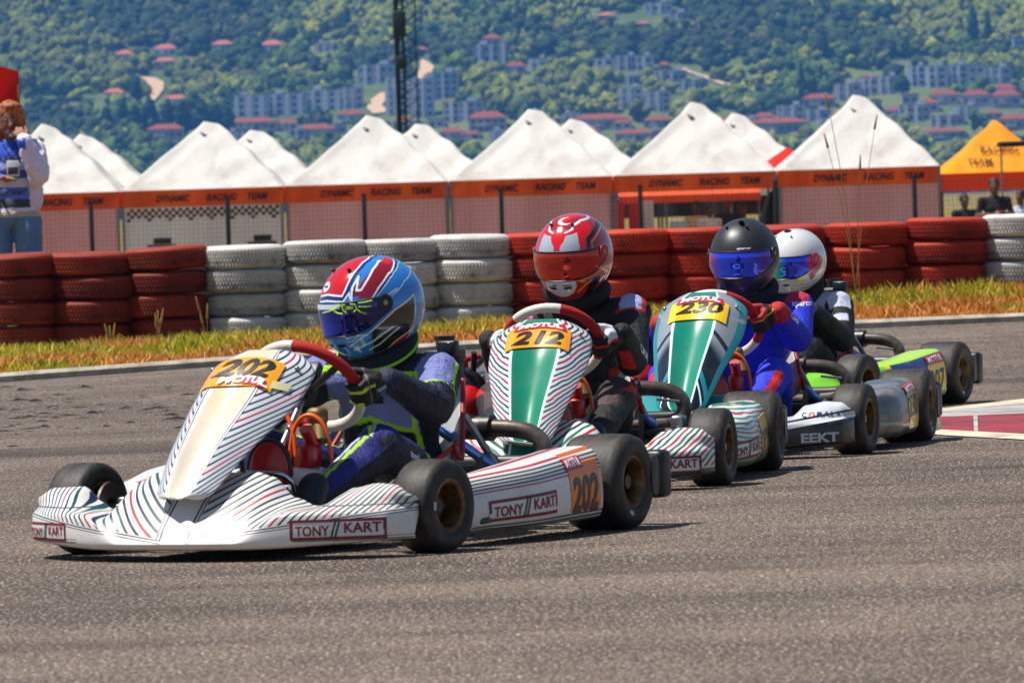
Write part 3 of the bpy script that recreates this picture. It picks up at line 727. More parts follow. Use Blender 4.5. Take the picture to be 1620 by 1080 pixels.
HS = [
 (18, 10, 28, 10, '#9a9cab', 'flat', 'pale house at the top left corner of the photo'),
 (198, 99, 30, 20, '#b9c0cf', 'pink', 'leftmost pale blue house of the small group on the upper left hillside'),
 (262, 90, 36, 20, '#c9ccd6', 'pink', 'white house with dark windows left of centre of the upper left group'),
 (262, 108, 34, 17, '#a0a2b4', 'pink', 'low lilac house below the white one in the upper left group'),
 (294, 105, 30, 14, '#9aa3b8', 'pink', 'small house with orange-pink roof right of the lilac house at upper left'),
 (352, 82, 34, 18, '#93a0b4', 'pink', 'small house with orange roof above a round dark tree'),
 (430, 84, 36, 20, '#8fa0c0', 'pink', 'blue walled house with pink roof alone among trees, left of the mast'),
 (181, 158, 34, 18, '#c07a72', 'pink', 'salmon pink roofed house above the leftmost tents'),
 (279, 168, 38, 18, '#98a4b4', 'pink', 'pale house with pink roof just right of the bare sandy track'),
 (515, 82, 34, 14, '#8888a4', 'flat', 'grey lilac flat building just left of the mast, upper slope'),
 (395, 185, 62, 34, '#a9b6cf', 'flat', 'pale blue white block at the left end of the long terrace'),
 (455, 182, 62, 34, '#8d9ac0', 'flat', 'blue terrace block second from the left end'),
 (515, 176, 60, 34, '#9aa6c4', 'flat', 'blue terrace block in the middle of the long terrace'),
 (558, 172, 36, 34, '#8e96b4', 'flat', 'narrow lilac block at the right end of the long terrace'),
 (400, 208, 80, 22, '#7a7080', 'hip', 'wide low red roofed house directly above the checkered tent'),
 (498, 222, 66, 26, '#6f7086', 'hip', 'red roofed house between the second and third tent peaks'),
 (556, 196, 44, 22, '#8b8294', 'hip', 'red roofed house touching the left slope of the third tent'),
 (596, 132, 60, 30, '#8190b4', 'flat', 'broad blue grey block left of the mast'),
 (628, 182, 36, 60, '#a6aac6', 'flat', 'tall pale apartment tower directly behind the mast'),
 (668, 186, 40, 62, '#8d93b8', 'flat', 'tall blue grey apartment tower just right of the mast'),
 (702, 156, 50, 42, '#6c83ae', 'flat', 'steel blue block right of the sandy patch by the mast'),
 (665, 86, 22, 12, '#a07078', 'pink', 'tiny pink house beside the mast'),
 (734, 192, 66, 32, '#8e8ca6', 'flat', 'lilac block between the mast and the fourth tent'),
 (716, 224, 40, 22, '#70687c', 'hip', 'low red roofed house just left of the fourth tent peak'),
 (772, 208, 60, 32, '#787084', 'hip', 'wide red roofed house right above the fourth tent slope'),
 (779, 76, 30, 22, '#8a94b8', 'hip', 'house with small red roof standing above the dark blue block'),
 (777, 100, 56, 30, '#3f5c94', 'flat', 'dark blue block in the middle of the slope'),
 (757, 98, 12, 26, '#93a6d0', 'flat', 'narrow light blue tower against the dark blue block'),
 (816, 118, 34, 20, '#8088a4', 'hip', 'red roofed house right of the dark blue block'),
 (852, 112, 32, 20, '#b9c2dc', 'flat', 'bright pale house with white walls at mid slope'),
 (850, 132, 12, 9, '#c5cade', 'flat', 'tiny white shed below the bright pale house'),
 (958, 34, 30, 14, '#9080a0', 'pink', 'pink roofed house near the top centre of the slope'),
 (920, 24, 24, 10, '#6480b4', 'flat', 'small blue house near the top centre of the slope'),
 (1042, 22, 44, 18, '#8aa0c0', 'flat', 'pale blue house near the top edge right of centre'),
 (1072, 32, 36, 12, '#6a86bc', 'flat', 'low blue building near the top edge right of centre'),
 (1018, 44, 20, 10, '#b08080', 'pink', 'tiny house with pink roof near the top right of centre'),
 (956, 116, 34, 24, '#b6b8c8', 'flat', 'white block at the left end of the central estate'),
 (992, 112, 36, 24, '#5d6f92', 'flat', 'dark grey blue block second in the central estate'),
 (1018, 112, 34, 24, '#9fb0d4', 'flat', 'pale blue block at the right end of the central estate'),
 (994, 134, 46, 14, '#4f6694', 'flat', 'low dark blue building below the central estate'),
 (998, 172, 40, 34, '#a4a6c2', 'flat', 'pale lilac apartment block above the fifth tent, left one of two'),
 (1042, 176, 40, 32, '#9496ba', 'flat', 'pale lilac apartment block above the fifth tent, right one of two'),
 (1062, 130, 50, 18, '#5c6684', 'flat', 'grey building beside the sandy path right of centre'),
 (1052, 112, 18, 14, '#9a8490', 'hip', 'small orange roofed house right of the central estate'),
 (1098, 144, 46, 18, '#5a5c78', 'flat', 'dark lilac building under the sandy path'),
 (950, 206, 90, 26, '#6a6478', 'hip', 'long red roofed house right of the fourth tent peak'),
 (1004, 226, 60, 22, '#66647a', 'hip', 'red roofed house low in the gap between the fourth and fifth tents'),
 (1040, 202, 44, 18, '#706a80', 'hip', 'red roofed house touching the left slope of the fifth tent'),
 (1182, 206, 40, 18, '#66719a', 'flat', 'low blue building right of the fifth tent peak'),
 (1252, 190, 44, 24, '#8a92a8', 'flat', 'pale building in the gap between the fifth and sixth tents'),
 (1225, 212, 110, 26, '#4c4e6a', 'hip', 'long dark building with brown roof low between the fifth and sixth tents'),
 (1296, 172, 52, 24, '#7f6a7a', 'hip', 'wide red roofed house left of the sixth tent peak'),
 (1292, 192, 46, 18, '#55618a', 'flat', 'dark blue house under the wide red roof left of the sixth tent'),
 (1342, 158, 42, 26, '#8a80a6', 'flat', 'lilac terrace block leftmost behind the sixth tent peak'),
 (1376, 150, 30, 28, '#a09ab8', 'flat', 'lilac block with white end behind the sixth tent peak'),
 (1406, 148, 36, 28, '#9088ae', 'flat', 'lilac block right of the sixth tent peak'),
 (1452, 136, 30, 32, '#8f9ac4', 'flat', 'pale blue apartment block at the left end of the tall right terrace'),
 (1482, 138, 34, 34, '#a8adca', 'flat', 'pale apartment block second in the tall right terrace'),
 (1516, 136, 34, 34, '#8b90b4', 'flat', 'grey lilac apartment block third in the tall right terrace'),
 (1545, 132, 26, 30, '#c0c0c4', 'flat', 'creamy white apartment block at the right end of the tall terrace'),
 (1580, 132, 40, 26, '#8c96bc', 'flat', 'blue block near the right edge beyond the tall terrace'),
 (1494, 166, 46, 24, '#9a98b6', 'hip', 'lilac house with red roof under the tall right terrace'),
 (1544, 168, 44, 26, '#8c86a4', 'hip', 'pinkish house with red roof right of centre under the tall terrace'),
 (1592, 170, 46, 28, '#8a86a8', 'hip', 'lilac house with red roof at the right edge below the terrace'),
 (1448, 192, 50, 26, '#7c80a0', 'flat', 'grey blue house above the right slope of the sixth tent'),
 (1500, 200, 54, 18, '#66668a', 'flat', 'low grey house left of the yellow tent peak'),
 (1494, 222, 70, 20, '#54506c', 'hip', 'dark house with brown roof directly left of the yellow tent'),
 (1606, 206, 50, 26, '#5c5676', 'hip', 'dark house with brown roof right of the yellow tent peak'),
 (1612, 86, 18, 26, '#8aa0d8', 'flat', 'light blue building cut by the right edge of the photo'),
 (1190, 22, 24, 10, '#60689a', 'flat', 'small lilac house near the top right of the slope'),
 (1337, 124, 16, 9, '#b08a90', 'pink', 'tiny pale house alone above the lilac terrace'),
 (1372, 130, 20, 13, '#c8beb4', 'hip', 'small cream villa above the lilac block'),
 (262, 222, 60, 26, '#5a5870', 'hip', 'dark red roofed house between the first and second tent peaks'),
]
low = [(330, 214, 'hip'), (375, 228, 'flat'), (452, 206, 'hip'), (470, 226, 'flat'), (530, 214, 'flat'), (548, 232, 'hip'), (640, 206, 'hip'), (690, 204, 'flat'), (744, 222, 'hip'), (795, 226, 'flat'),
       (905, 196, 'flat'), (930, 222, 'hip'), (985, 206, 'hip'), (1030, 222, 'flat'), (1150, 206, 'hip'), (1210, 196, 'hip'), (1268, 206, 'hip'), (1310, 206, 'flat'), (1420, 186, 'hip'), (1470, 178, 'hip'), (1530, 186, 'flat'), (1572, 190, 'hip'), (1590, 154, 'hip'), (1440, 166, 'flat')]
oo = ['first', 'second', 'third', 'fourth', 'fifth', 'sixth', 'seventh', 'eighth', 'ninth', 'tenth', 'eleventh', 'twelfth', 'thirteenth', 'fourteenth', 'fifteenth', 'sixteenth', 'seventeenth', 'eighteenth', 'nineteenth', 'twentieth', 'twenty-first', 'twenty-second', 'twenty-third', 'last']
for i, (a, b, r) in enumerate(low):
    HS.append((a, b, 26 + (i*7) % 16, 15 + (i*5) % 8, ['#a49aa8', '#8088a8', '#b8b4bc', '#8a7c8c', '#9aa0bc'][i % 5], r, f"{oo[i]} small filler house from the left in the dense low row above the tents, {'red' if r == 'hip' else 'flat'} roof".replace('filler ', '')))
for h in HS:
    big = h[2] >= 34 and h[5] == 'flat' and h[3] >= 24
    house(*h, cat='apartment block' if big else 'house', grp='apartment blocks on the hillside' if big else None)

# bare sandy tracks on the slope
m_sand = mat('bare_sand', '#c9a888', .95)
def sand(pts, wpx, kind_name='dirt_path'):
    P = [hill_pt(*q) for q in pts]; V = []; F = []
    for i, p in enumerate(P):
        wd = wpx[i]/(F_PX/p.y)/2
        for s in (-1, 1):
            x = p.x+s*wd; V.append((x, p.y, hz_(p.y, x)+1.2))
    for i in range(len(P)-1): F.append((2*i, 2*i+1, 2*i+3, 2*i+2))
    for p, a in zip(P, wpx):
        clear.append((p.x, p.y-8, a/3.1/2+3)); clear.append((p.x, p.y-20, a/3.1/2+2)); clear.append((p.x, p.y, a/3.1/2+3))
    tag(obj(kind_name, (V, F), m_sand), kind='structure')
sand([(234, 126), (246, 133), (250, 145), (243, 158), (235, 170)], [22, 28, 18, 12, 8])
sand([(608, 150), (600, 160), (592, 172), (604, 182)], [14, 26, 24, 28], 'dirt_path')
sand([(668, 98), (676, 110), (672, 120), (664, 134)], [6, 22, 22, 10], 'dirt_path')
sand([(1080, 112), (1092, 118), (1112, 124), (1150, 138)], [8, 8, 10, 14], 'dirt_path')

# woods: one mass of crowns
n = 0; FV = []; FF = []; FC = []
pal = [LC('#56701a'), LC('#66801c'), LC('#3c5a18'), LC('#8c9a26'), LC('#2a4618'), LC('#5c7420'), LC('#a4a832'), LC('#1c3418')]
yy = 2862.0
cx = np.array([c[0] for c in clear]); cy = np.array([c[1] for c in clear]); cr = np.array([c[2] for c in clear])
while yy < 3750:
    half = yy*.081+30 + 150
    xx = -half + random.uniform(0, 5)
    while xx < half:
        x = xx + random.uniform(-3, 3); y = yy + random.uniform(-3, 3)
        k = mn.noise(Vector((x/45, y/70, 0))); k2 = mn.noise(Vector((x/14, y/18, 5)))
        k3 = mn.noise(Vector((x/110, y/150, 9)))
        r = 3.2 + 2.0*random.random() + (1.2 if k2 > .1 else 0); hg = r*random.uniform(.8, 1.25)
        d2 = (cx-x)**2*1.0 + ((cy-y)*.6)**2
        skip = bool(np.any(d2 < (cr+r*.5)**2)) or (k < -.24 and random.random() < .8)
        if not skip:
            c = pal[int(abs(random.gauss(0, 1.6))) % 4] if k + k2*.5 > 0 else pal[2+int(random.random()*5) % 6]
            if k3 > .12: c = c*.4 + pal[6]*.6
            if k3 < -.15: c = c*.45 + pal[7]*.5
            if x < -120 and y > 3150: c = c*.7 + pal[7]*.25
            c = c*random.uniform(.65, 1.35)*.85
            for q in range(5):
                rs_ = r*(.75 if q == 0 else RNG.uniform(.32, .62)); ox, oy, oz = (0, 0, 0) if q == 0 else RNG.normal(0, r*.5, 3)
                Vq = JV*(1 + .30*RNG.standard_normal(len(JV)).clip(-1.5, 1.5))[:, None]*[rs_, rs_, rs_*hg/r] + [x+ox, y+oy, hz_(y, x)+hg*.7+oz*.7]
                FV.append(Vq); FF.append(JF+n*len(JV)); FC.append(np.repeat((c*RNG.uniform(.85, 1.15))[None], len(JV), 0)); n += 1
        xx += 5.0 + random.random()*3.0
    yy += 6.5
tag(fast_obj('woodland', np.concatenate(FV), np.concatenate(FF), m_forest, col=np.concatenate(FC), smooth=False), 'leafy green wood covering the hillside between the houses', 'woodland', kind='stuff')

m_bark = mat('bark', '#4a3a2c', .9); m_cyp = mat('dark_evergreen_leaves', lambda nt: mix(nt, noise(nt, 1.2, 3).ss(.4, .7), '#1c3a22', '#0c2014'), .95)
m_brd = mat('dark_broadleaf_leaves', lambda nt: mix(nt, noise(nt, 1.2, 3).ss(.4, .7), '#28421e', '#142a16'), .95)
def tree(px, py, wp, hp, kind, words):
    p = hill_pt(px, py); s = F_PX/p.y; h = hp/s; wd = wp/s/2; t = empty('cypress_tree' if kind == 'c' else 'broadleaf_tree', (p.x, p.y-9, hz_(p.y-9, p.x)))
    h += 3
    obj('trunk', tube([(0, 0, -1), (0.1, 0, h*.4), (0, 0, h*.75)], [.5, .35, .12], 8), m_bark, t)
    L = []; rs = random.Random(int(px)); nb = 26 if kind == 'c' else 22
    for i in range(nb):
        if kind == 'c':
            q = i/(nb-1); rad = wd*(math.sin(math.pi*(.08+.85*q))**.6)*(1-.35*q); c = (rs.gauss(0, wd*.12), rs.gauss(0, wd*.12), 1.5+q*(h-2.2)); L.append((c, max(rad*.85, .5), h/nb*2.0))
        else:
            a = rs.uniform(0, 6.28); q = rs.random()**.5; c = (math.cos(a)*q*wd*.75, math.sin(a)*q*wd*.75, h*.35 + rs.random()*h*.5*(1.15-q*.6)); L.append((c, wd*.38, h*.16))
    V = np.concatenate([crown_blob(c, r, hh, int(px)+i) for i, (c, r, hh) in enumerate(L)]); F = np.concatenate([IF+i*len(IV) for i in range(len(L))])
    fast_obj('crown', V, F, m_cyp if kind == 'c' else m_brd, t)
    tag(t, words, 'tree', 'dark trees standing out on the hillside')
for a in [(1267, 160, 14, 60, 'c', 'single slim dark cypress left of the sixth tent peak'), (1300, 102, 26, 50, 'c', 'broad dark cypress above and right of the slim one'),
          (1538, 78, 22, 62, 'c', 'tall dark cypress above the tall right terrace'), (1560, 72, 16, 50, 'c', 'cypress right beside the tallest one above the right terrace'),
          (218, 168, 24, 42, 'c', 'dark cypress just left of the bare sandy track'), (550, 52, 20, 36, 'c', 'pointed dark conifer high on the slope left of the mast'),
          (1392, 46, 30, 44, 'b', 'big dark tree high on the slope right of the sixth tent'), (1236, 124, 40, 34, 'b', 'round dark tree left of the slim cypress'),
          (230, 100, 30, 22, 'b', 'round dark tree between two houses of the upper left group'), (356, 110, 38, 30, 'b', 'round dark tree under the orange roofed house at left'),
          (313, 84, 20, 28, 'b', 'upright dark tree right of the upper left houses'), (838, 176, 36, 26, 'b', 'round dark tree above the fourth tent peak'),
          (582, 100, 28, 24, 'b', 'dark round tree above the broad blue grey block'), (370, 178, 26, 34, 'b', 'dark tree at the left end of the long blue terrace'),
          (1150, 34, 46, 24, 'b', 'wide dark tree near the top edge right of centre'), (1425, 146, 24, 28, 'b', 'dark tree in front of the lilac blocks right of the sixth tent')]:
    tree(*a)
for i in range(9):
    tree(172+i*24+random.uniform(-6, 6), 212+random.uniform(-8, 4), random.uniform(24, 32), random.uniform(36, 50), 'c', f"dark conifer, number {i+1} from the left" if 0 else ["leftmost conifer of the dark belt behind the left tents", "second conifer from the left in the dark belt behind the left tents", "third conifer from the left in the dark belt", "fourth conifer from the left in the dark belt, below the sandy track", "middle conifer of the dark belt behind the left tents", "fourth conifer from the right in the dark belt", "third conifer from the right in the dark belt", "second conifer from the right in the dark belt behind the left tents", "rightmost conifer of the dark belt behind the left tents"][i])

# haze over the whole place
hm = bpy.data.materials.new('haze'); hm.use_nodes = True; hn = hm.node_tree; hn.nodes.clear()
ho = hn.nodes.new('ShaderNodeOutputMaterial'); pv = hn.nodes.new('ShaderNodeVolumePrincipled')
pv.inputs['Color'].default_value = (.10, .34, .80, 1); pv.inputs['Density'].default_value = HAZE = 1.2e-4
hn.links.new(pv.outputs[0], ho.inputs['Volume'])
hb = obj('haze', box((0, 1700, 150), (6000, 5600, 310)), hm, smooth=False); tag(hb, kind='stuff')
hb['label'] = 'thin blue haze in the air over the valley and hillside'; hb['category'] = 'haze'

# ================================================================== KARTS
# kart frame: +x forward, +y the driver's left, +z up, origin on the ground under the front axle
GREEN, NAVY, RED = '#0c4a42', '#14203c', '#b01830'
m_tyre = mat('slick_rubber', lambda nt: mix(nt, noise(nt, 12, 5, .7, (1, 3, 1)).ss(.38, .7), '#191614', '#413830'), .62, bump=lambda nt: noise(nt, 90, 3), bstr=.25, bdist=.004)
m_rim = mat('bronze_magnesium', lambda nt: mix(nt, noise(nt, 20, 3).ss(.3, .7), '#8a673c', '#523b22'), .42, metal=.65)
m_hub = mat('hub_steel', '#55504c', .4, metal=.8)
m_chrome = mat('chrome_tube', '#c8ccd4', .14, metal=1.0)
m_skytube = mat('sky_tinted_stay_tube', '#6a94e4', .18, metal=.55, coat=.5)  # blue sky reflection on the chrome is put into the base colour
m_frame = mat('green_frame_tube', '#1a4a3c', .4, coat=.3)
m_pipe = mat('exhaust_steel', lambda nt: mix(nt, noise(nt, 12, 4).ss(.35, .7), '#4a423b', '#8a7a6c'), .45, metal=.45)
m_blk = mat('black_plastic', '#141416', .42, dirt=.2)
m_alu = mat('cast_aluminium', '#9a9a9c', .35, metal=.9)
m_fin = mat('dark_radiator_core', lambda nt: mix(nt, (objc(nt)[1]*220).sin().gt(.2), '#0c0c0e', '#38383c'), .5, metal=.5)
m_redp = mat('red_plastic', '#b80c0c', .35, coat=.3); m_orhose = mat('orange_hose', '#e8621a', .4)
m_tank = mat('translucent_tank', '#dcd2c4', .35, coat=.2, dirt=.15); m_seatw = mat('silver_seat', '#b8b8bc', .35, coat=.4); m_seatr = mat('red_seat_edge', '#a01418', .5)
m_floor = mat('floor_tray', '#2a2c30', .45, metal=.6)
m_wgrip = mat('white_grip', '#cfc8bc', .55, bump=lambda nt: noise(nt, 120, 2), bstr=.2); m_rgrip = mat('red_suede_grip', '#a81214', .85, bump=lambda nt: noise(nt, 150, 2), bstr=.3)
m_lred = mat('dark_red_print', '#7c1c24', .5); m_lgreen = mat('dark_green_print', '#123c34', .5); m_pw = mat('white_sticker', '#d8d4d0', .4, coat=.3)
m_or = mat('orange_number_plate', '#f07c06', .35, coat=.4); m_ye = mat('yellow_number_plate', '#f2c208', .35, coat=.4); m_ora = mat('amber_number_plate', '#f29a06', .35, coat=.4)
m_nk = mat('black_number_print', '#101010', .4, coat=.3); m_wprint = mat('white_print', '#e8e8ee', .5); m_rband = mat('red_sticker', '#c01a1c', .4, coat=.3)
m_grey = mat('grey_print', '#b8bcc4', .5)

def outline(c, keep):
    return c
def stripes(nt, v, N, w, base, lead=6, cols=(GREEN, NAVY, RED)):
    q = v*N; f = q.frac(); i = q.floor()
    c = mix(nt, i.mod(2.0).gt(.5), cols[0], cols[1]); c = mix(nt, i.mod(float(lead)).lt(.5), c, cols[2])
    return mix(nt, f.ss(0, .06)*(f.ss(w, w+.06, 1, 0)), base, c)
WHITE = '#dcd8d2'
def soft(nt, c, amt=.18):
    c = mix(nt, noise(nt, 7, 4, .6).ss(.45, .72, 0, amt), c, '#8d8478')
    c = mix(nt, noise(nt, 16, 6, .8, (.35, .8, 3), off=11).ss(.60, .70, 0, .45), c, '#3c3834')      # rubber scuffs
    return mix(nt, noise(nt, 90, 3, .7, off=5).ss(.66, .72, 0, .5), c, '#4a443e')                     # stone chips

TO = .0022
def nose_paint(scheme):
    def f(nt):
        x, y, z = objc(nt); a = y.abs()
        if scheme == 'a':        # white, ruled lines
            g = a*.45 + a*a*1.1; v = z - g + 1.0
            s = stripes(nt, v, 41, .36, lin(WHITE))
            c = mix(nt, a.gt(.058), lin(WHITE), s)
            c = mix(nt, (z-(a-.05)*.13).lt(.066) , c, WHITE)
            c = mix(nt, a.band(.040, .046).mx(a.band(.052, .056)) * z.gt(.062), c, NAVY)
            lowz = z - .062 - (a-.05)*.13
            c = mix(nt, (lowz.band(-.002, .0015).mx(lowz.band(-.0085, -.006))) * a.gt(.04), c, NAVY)
            c = mix(nt, a.gt(.34)*((z-.054).band(-.0015, .0015).mx((z-.062).band(-.001, .001)).mx((z-.146).band(-.0015, .0015))), c, GREEN)
        elif scheme == 'b':      # white and green brushed rays
            wob = noise(nt, 4, 3, .6, (1, 1, 1))*.07
            v = z - a*.55 - a*a*.5 + wob + 1.0
            s = stripes(nt, v, 44, .45, lin(WHITE), 3, (GREEN, '#2a6a5c', '#b82436'))
            c = mix(nt, a.gt(.07), '#0e6a58', s)
            c = mix(nt, a.band(.05, .058), c, '#e8e8e8')
            c = mix(nt, z.lt(.07)*a.gt(.1), c, '#1c5a4c'); c = mix(nt, z.band(.07, .076)*a.gt(.1), c, WHITE)
        elif scheme == 'c':      # teal centre, silver top, black side
            k = z - .085 - (.62-a)*.0 - (a-.42)*.16
            c = mix(nt, a.lt(.33), lin('#c4c8ce'), '#128a8a')
            c = mix(nt, a.gt(.33)*k.lt(.038), c, '#e6e8ec'); c = mix(nt, a.gt(.33)*k.lt(.030), c, '#0d0f12'); 
            c = mix(nt, a.gt(.33)*k.band(.052, .060), c, '#15181c')
            c = mix(nt, a.band(.32, .34), c, '#e8ecee')
        else:
            c = mix(nt, a.lt(.3), lin('#6cbc1c'), '#5cc018'); c = mix(nt, (z+a*.4).band(.26, .30), c, '#e8e8e8')
        c = mix(nt, z.lt(.036), c, '#c8964a')
        return soft(nt, c)
    return f
def pod_paint(scheme):
    def f(nt):
        x, y, z = objc(nt); t = (x*-1.0 - .17)/.73; zt = .19 + t*.065; r = z/zt
        if scheme == 'a':
            s = stripes(nt, r+1.0, 23, .44, lin(WHITE), 5); c = mix(nt, r.band(.30, .74), s, WHITE)
            lead = x.gt(-.215); c = mix(nt, lead, c, WHITE)
        elif scheme == 'b':
            wob = noise(nt, 4, 3, .6, (.5, 1, 2))*.3; s = stripes(nt, r + wob + t*.35 + 1.0, 14, .5, lin(WHITE), 4, ('#1c6a52', '#2a8a74', '#a04048'))
            c = mix(nt, r.lt(.36), s, '#4c7a60')
        elif scheme == 'c':
            n = noise(nt, 5, 4, .6, (1, 1, 2)).ss(.4, .62); c = mix(nt, n, '#38383a', '#7c756c')
            c = mix(nt, (r + t*.30).band(.52, .56), c, '#4f9a84'); c = mix(nt, t.lt(.10), c, '#e0dcd0'); c = mix(nt, r.gt(1.1), c, '#d8dcdc'); c = mix(nt, r.lt(.2), c, '#c8b888')
        else:
            c = mix(nt, (t-r*.12).gt(.12), lin('#7ac818'), '#1c3c7c'); c = mix(nt, (t-.12-r*.12).band(-.05, .0), c, '#c8d01c'); c = mix(nt, t.lt(.10), c, '#e6e6da')
            c = mix(nt, r.gt(.95), c, '#a8d820'); c = mix(nt, r.lt(.3), c, '#d8d4c0')
        c = mix(nt, z.lt(.046), c, '#c89a50')
        return soft(nt, c)
    return f
def fairing_paint(scheme):
    # on the fairing uv.x carries signed distance from centre / half width, uv.y height 0..1
    def f(nt):
        u, v, _ = objc(nt, 'UV'); x, y, z = objc(nt); a = y.abs(); au = (u-.5).abs()*2
        rid = v.ss(0, 1, 0, 0)*0 + a
        if scheme == 'a':
            d = (au-.42).mx(0.0); g = d*.05 + d*d*.16
            s = stripes(nt, z - g*1.0 + 1.0, 44, .34, lin('#d4d6da'))  # flank white carries the bluish tint of its shaded side
            c = mix(nt, au.gt(.50), lin(WHITE), s); c = mix(nt, au.band(.43, .455).mx(au.band(.485, .50)), c, NAVY)
            c = mix(nt, v.lt(.035), c, WHITE)
            c = mix(nt, au.lt(.36), c, mix(nt, v.ss(.35, .62), '#d8ccb8', '#e0c8a4'))  # warm sunlight on the trough is painted in as cream
        elif scheme == 'b':
            wob = noise(nt, 4, 3, .6)*.06; d = (au-.45).mx(0.0)
            s = stripes(nt, z - d*.05 - d*d*.12 + wob + 1.0, 50, .42, lin('#d8dade'), 3, ('#154e44', '#1d3040', '#a8283a'))
            c = mix(nt, au.gt(.5), '#067a5c', s); c = mix(nt, au.band(.44, .50), c, '#d8e4e0')
        elif scheme == 'c':
            k = v + au*.35
            c = mix(nt, k.ss(.60, .72), '#101a26', '#8a949c'); c = mix(nt, k.band(.72, .76), c, '#0e1c2c'); c = mix(nt, k.band(.38, .43), c, '#1a8aa0')
            c = mix(nt, k.band(.33, .35), c, '#e4ecf0'); c = mix(nt, au.gt(.86), c, '#15838c'); c = mix(nt, au.lt(.44), c, '#0a8068'); c = mix(nt, au.band(.42, .48), c, '#c8e4dc')
            c = mix(nt, (au.gt(.5))*(v.gt(.55))*((z*9+y*4).frac().lt(.12)), c, '#8f999f')
        else:
            c = mix(nt, au.lt(.42), '#e0e4e0', '#54b418'); c = mix(nt, (v*6).frac().lt(.3)*au.gt(.5), c, '#1c3c7c')
        return soft(nt, c, .10)
    return f
PM = {}
for k in 'abcd':
    PM[k] = dict(nose=mat('nose_plastic_'+k, nose_paint(k), .32, coat=.35), pod=mat('pod_plastic_'+k, pod_paint(k), .34, coat=.3), fair=mat('fairing_plastic_'+k, fairing_paint(k), .3, coat=.35))

# ---- nose
ZTOP = [(-.66, .14), (-.64, .172), (-.58, .197), (-.48, .20), (-.41, .155), (-.36, .112), (-.31, .118), (-.25, .215), (-.18, .240), (0, .236), (.15, .238), (.205, .225), (.28, .165), (.34, .142), (.40, .150), (.46, .19), (.54, .202), (.60, .198), (.64, .172), (.66, .14)]
def ftip(l): l = l/.917; return .455 - .235*(abs(l)/.66)**2.3 - (.05*sstep(.61, .66, abs(l)))
def fback(l): return .17 + .04*(1-sstep(.2, .4, abs(l)))
def lipz(l): return .066 + .066*sstep(.18, .32, abs(l))
def nose_sec(l, c='a'):
    t, b, z, lz = ftip(l), fback(l), sinterp(l/.917, ZTOP), lipz(l)
    zb = .030 + .018*sstep(.2, .66, abs(l)); b = min(b, t-.05)
    z = max(z, lz+.006)
    P = [(b+.02, zb+.012), (t-.04, zb+.002), (t-.012, zb+.004), (t, zb+.02), (t-.002, lz-.012), (t-.012, lz), (t-.04, lz+(z-lz)*.22), ((t*.45+b*.55), lz+(z-lz)*.68), (b+.022, z-.004), (b, z), (b-.012, z-.012), (b-.008, z-.05), (b, zb+.05)]
    Q = smooth_path([(p[0], p[1], 0) for p in P], 2, closed=True)
    return [Vector((q.x, l, q.y)) for q in Q]
ls = [-.612 + 1.205*i/110 for i in range(111)]
SEC = [nose_sec(l) for l in ls]; nsec = len(SEC[0])
NOSE = ([v for s in SEC for v in s], [(i*nsec+j, (i+1)*nsec+j, (i+1)*nsec+(j+1) % nsec, i*nsec+(j+1) % nsec) for i in range(len(SEC)-1) for j in range(nsec)] +
        [tuple(range(nsec)), tuple((len(SEC)-1)*nsec+j for j in range(nsec))])
def nose_map(l0, l1, z0, z1):
    def fn(a, b, off):
        l = l0 + (l1-l0)*(a+.5); z = z0 + (z1-z0)*(b+.5)
        s = nose_sec(l); best = None
        pts = sorted([p for p in s if p.x > ftip(l)-.06], key=lambda p: abs(p.z-z))[:2]
        p, q = pts[0], pts[1]
        f = p.x if abs(p.z-q.z) < 1e-6 else p.x + (q.x-p.x)*max(-1, min(2, (z-p.z)/(q.z-p.z)))
        dl = .005; sl = (ftip(l+dl)-ftip(l-dl))/(2*dl); n = Vector((1, -sl, .12)).normalized()
        return Vector((f, l, z)) + n*(off+.0012)
    return fn
# ---- side pod (left); right one is mirrored
def pod_sec(f):
    t = (-f-.165)/.735; lo = .585 + .075*sstep(0, .5, t); zt = .19+.065*t; e0 = sstep(0, .05, t); e1 = sstep(0, .03, 1-t)
    e = .62 + .38*min(e0, 1)*1.0; lo = .44 + (lo-.44)*(.55+.45*min(e0, e1)) ; zt = zt*(.80+.20*min(e0, e1)) ; zb = .04 + .03*(1-min(e0, e1))
    P = [(.45, zb+.01), (lo-.05, zb), (lo-.016, zb+.005), (lo-.003, zb+.03), (lo, .5*zt), (lo-.008, zt*.80), (lo-.028, zt*.955), (lo-.07, zt), (.47, zt-.012), (.455, zt-.02)]
    return [Vector((f, q.x, q.y)) for q in smooth_path([(p[0], p[1], 0) for p in P], 2, closed=True)]
fs = [-.165 - .735*i/70 for i in range(71)]
SP = [pod_sec(f) for f in fs]; npp = len(SP[0])
POD = ([v for s in SP for v in s], [(i*npp+j, (i+1)*npp+j, (i+1)*npp+(j+1) % npp, i*npp+(j+1) % npp) for i in range(len(SP)-1) for j in range(npp)] + [tuple(range(npp)), tuple((len(SP)-1)*npp+j for j in range(npp))])
def pod_map(f0, f1, z0, z1):
    def fn(a, b, off):
        f = f0 + (f1-f0)*(a+.5); t = (-f-.165)/.735; k = .19+.065*t; z = (z0 + (z1-z0)*(b+.5))*k
        s = [p for p in pod_sec(f) if p.y > .5]; s.sort(key=lambda p: abs(p.z-z)); p, q = s[0], s[1]
        l = p.y if abs(p.z-q.z) < 1e-6 else p.y + (q.y-p.y)*max(-1, min(2, (z-p.z)/(q.z-p.z)))
        return Vector((f, l + off + .0015, z))
    return fn
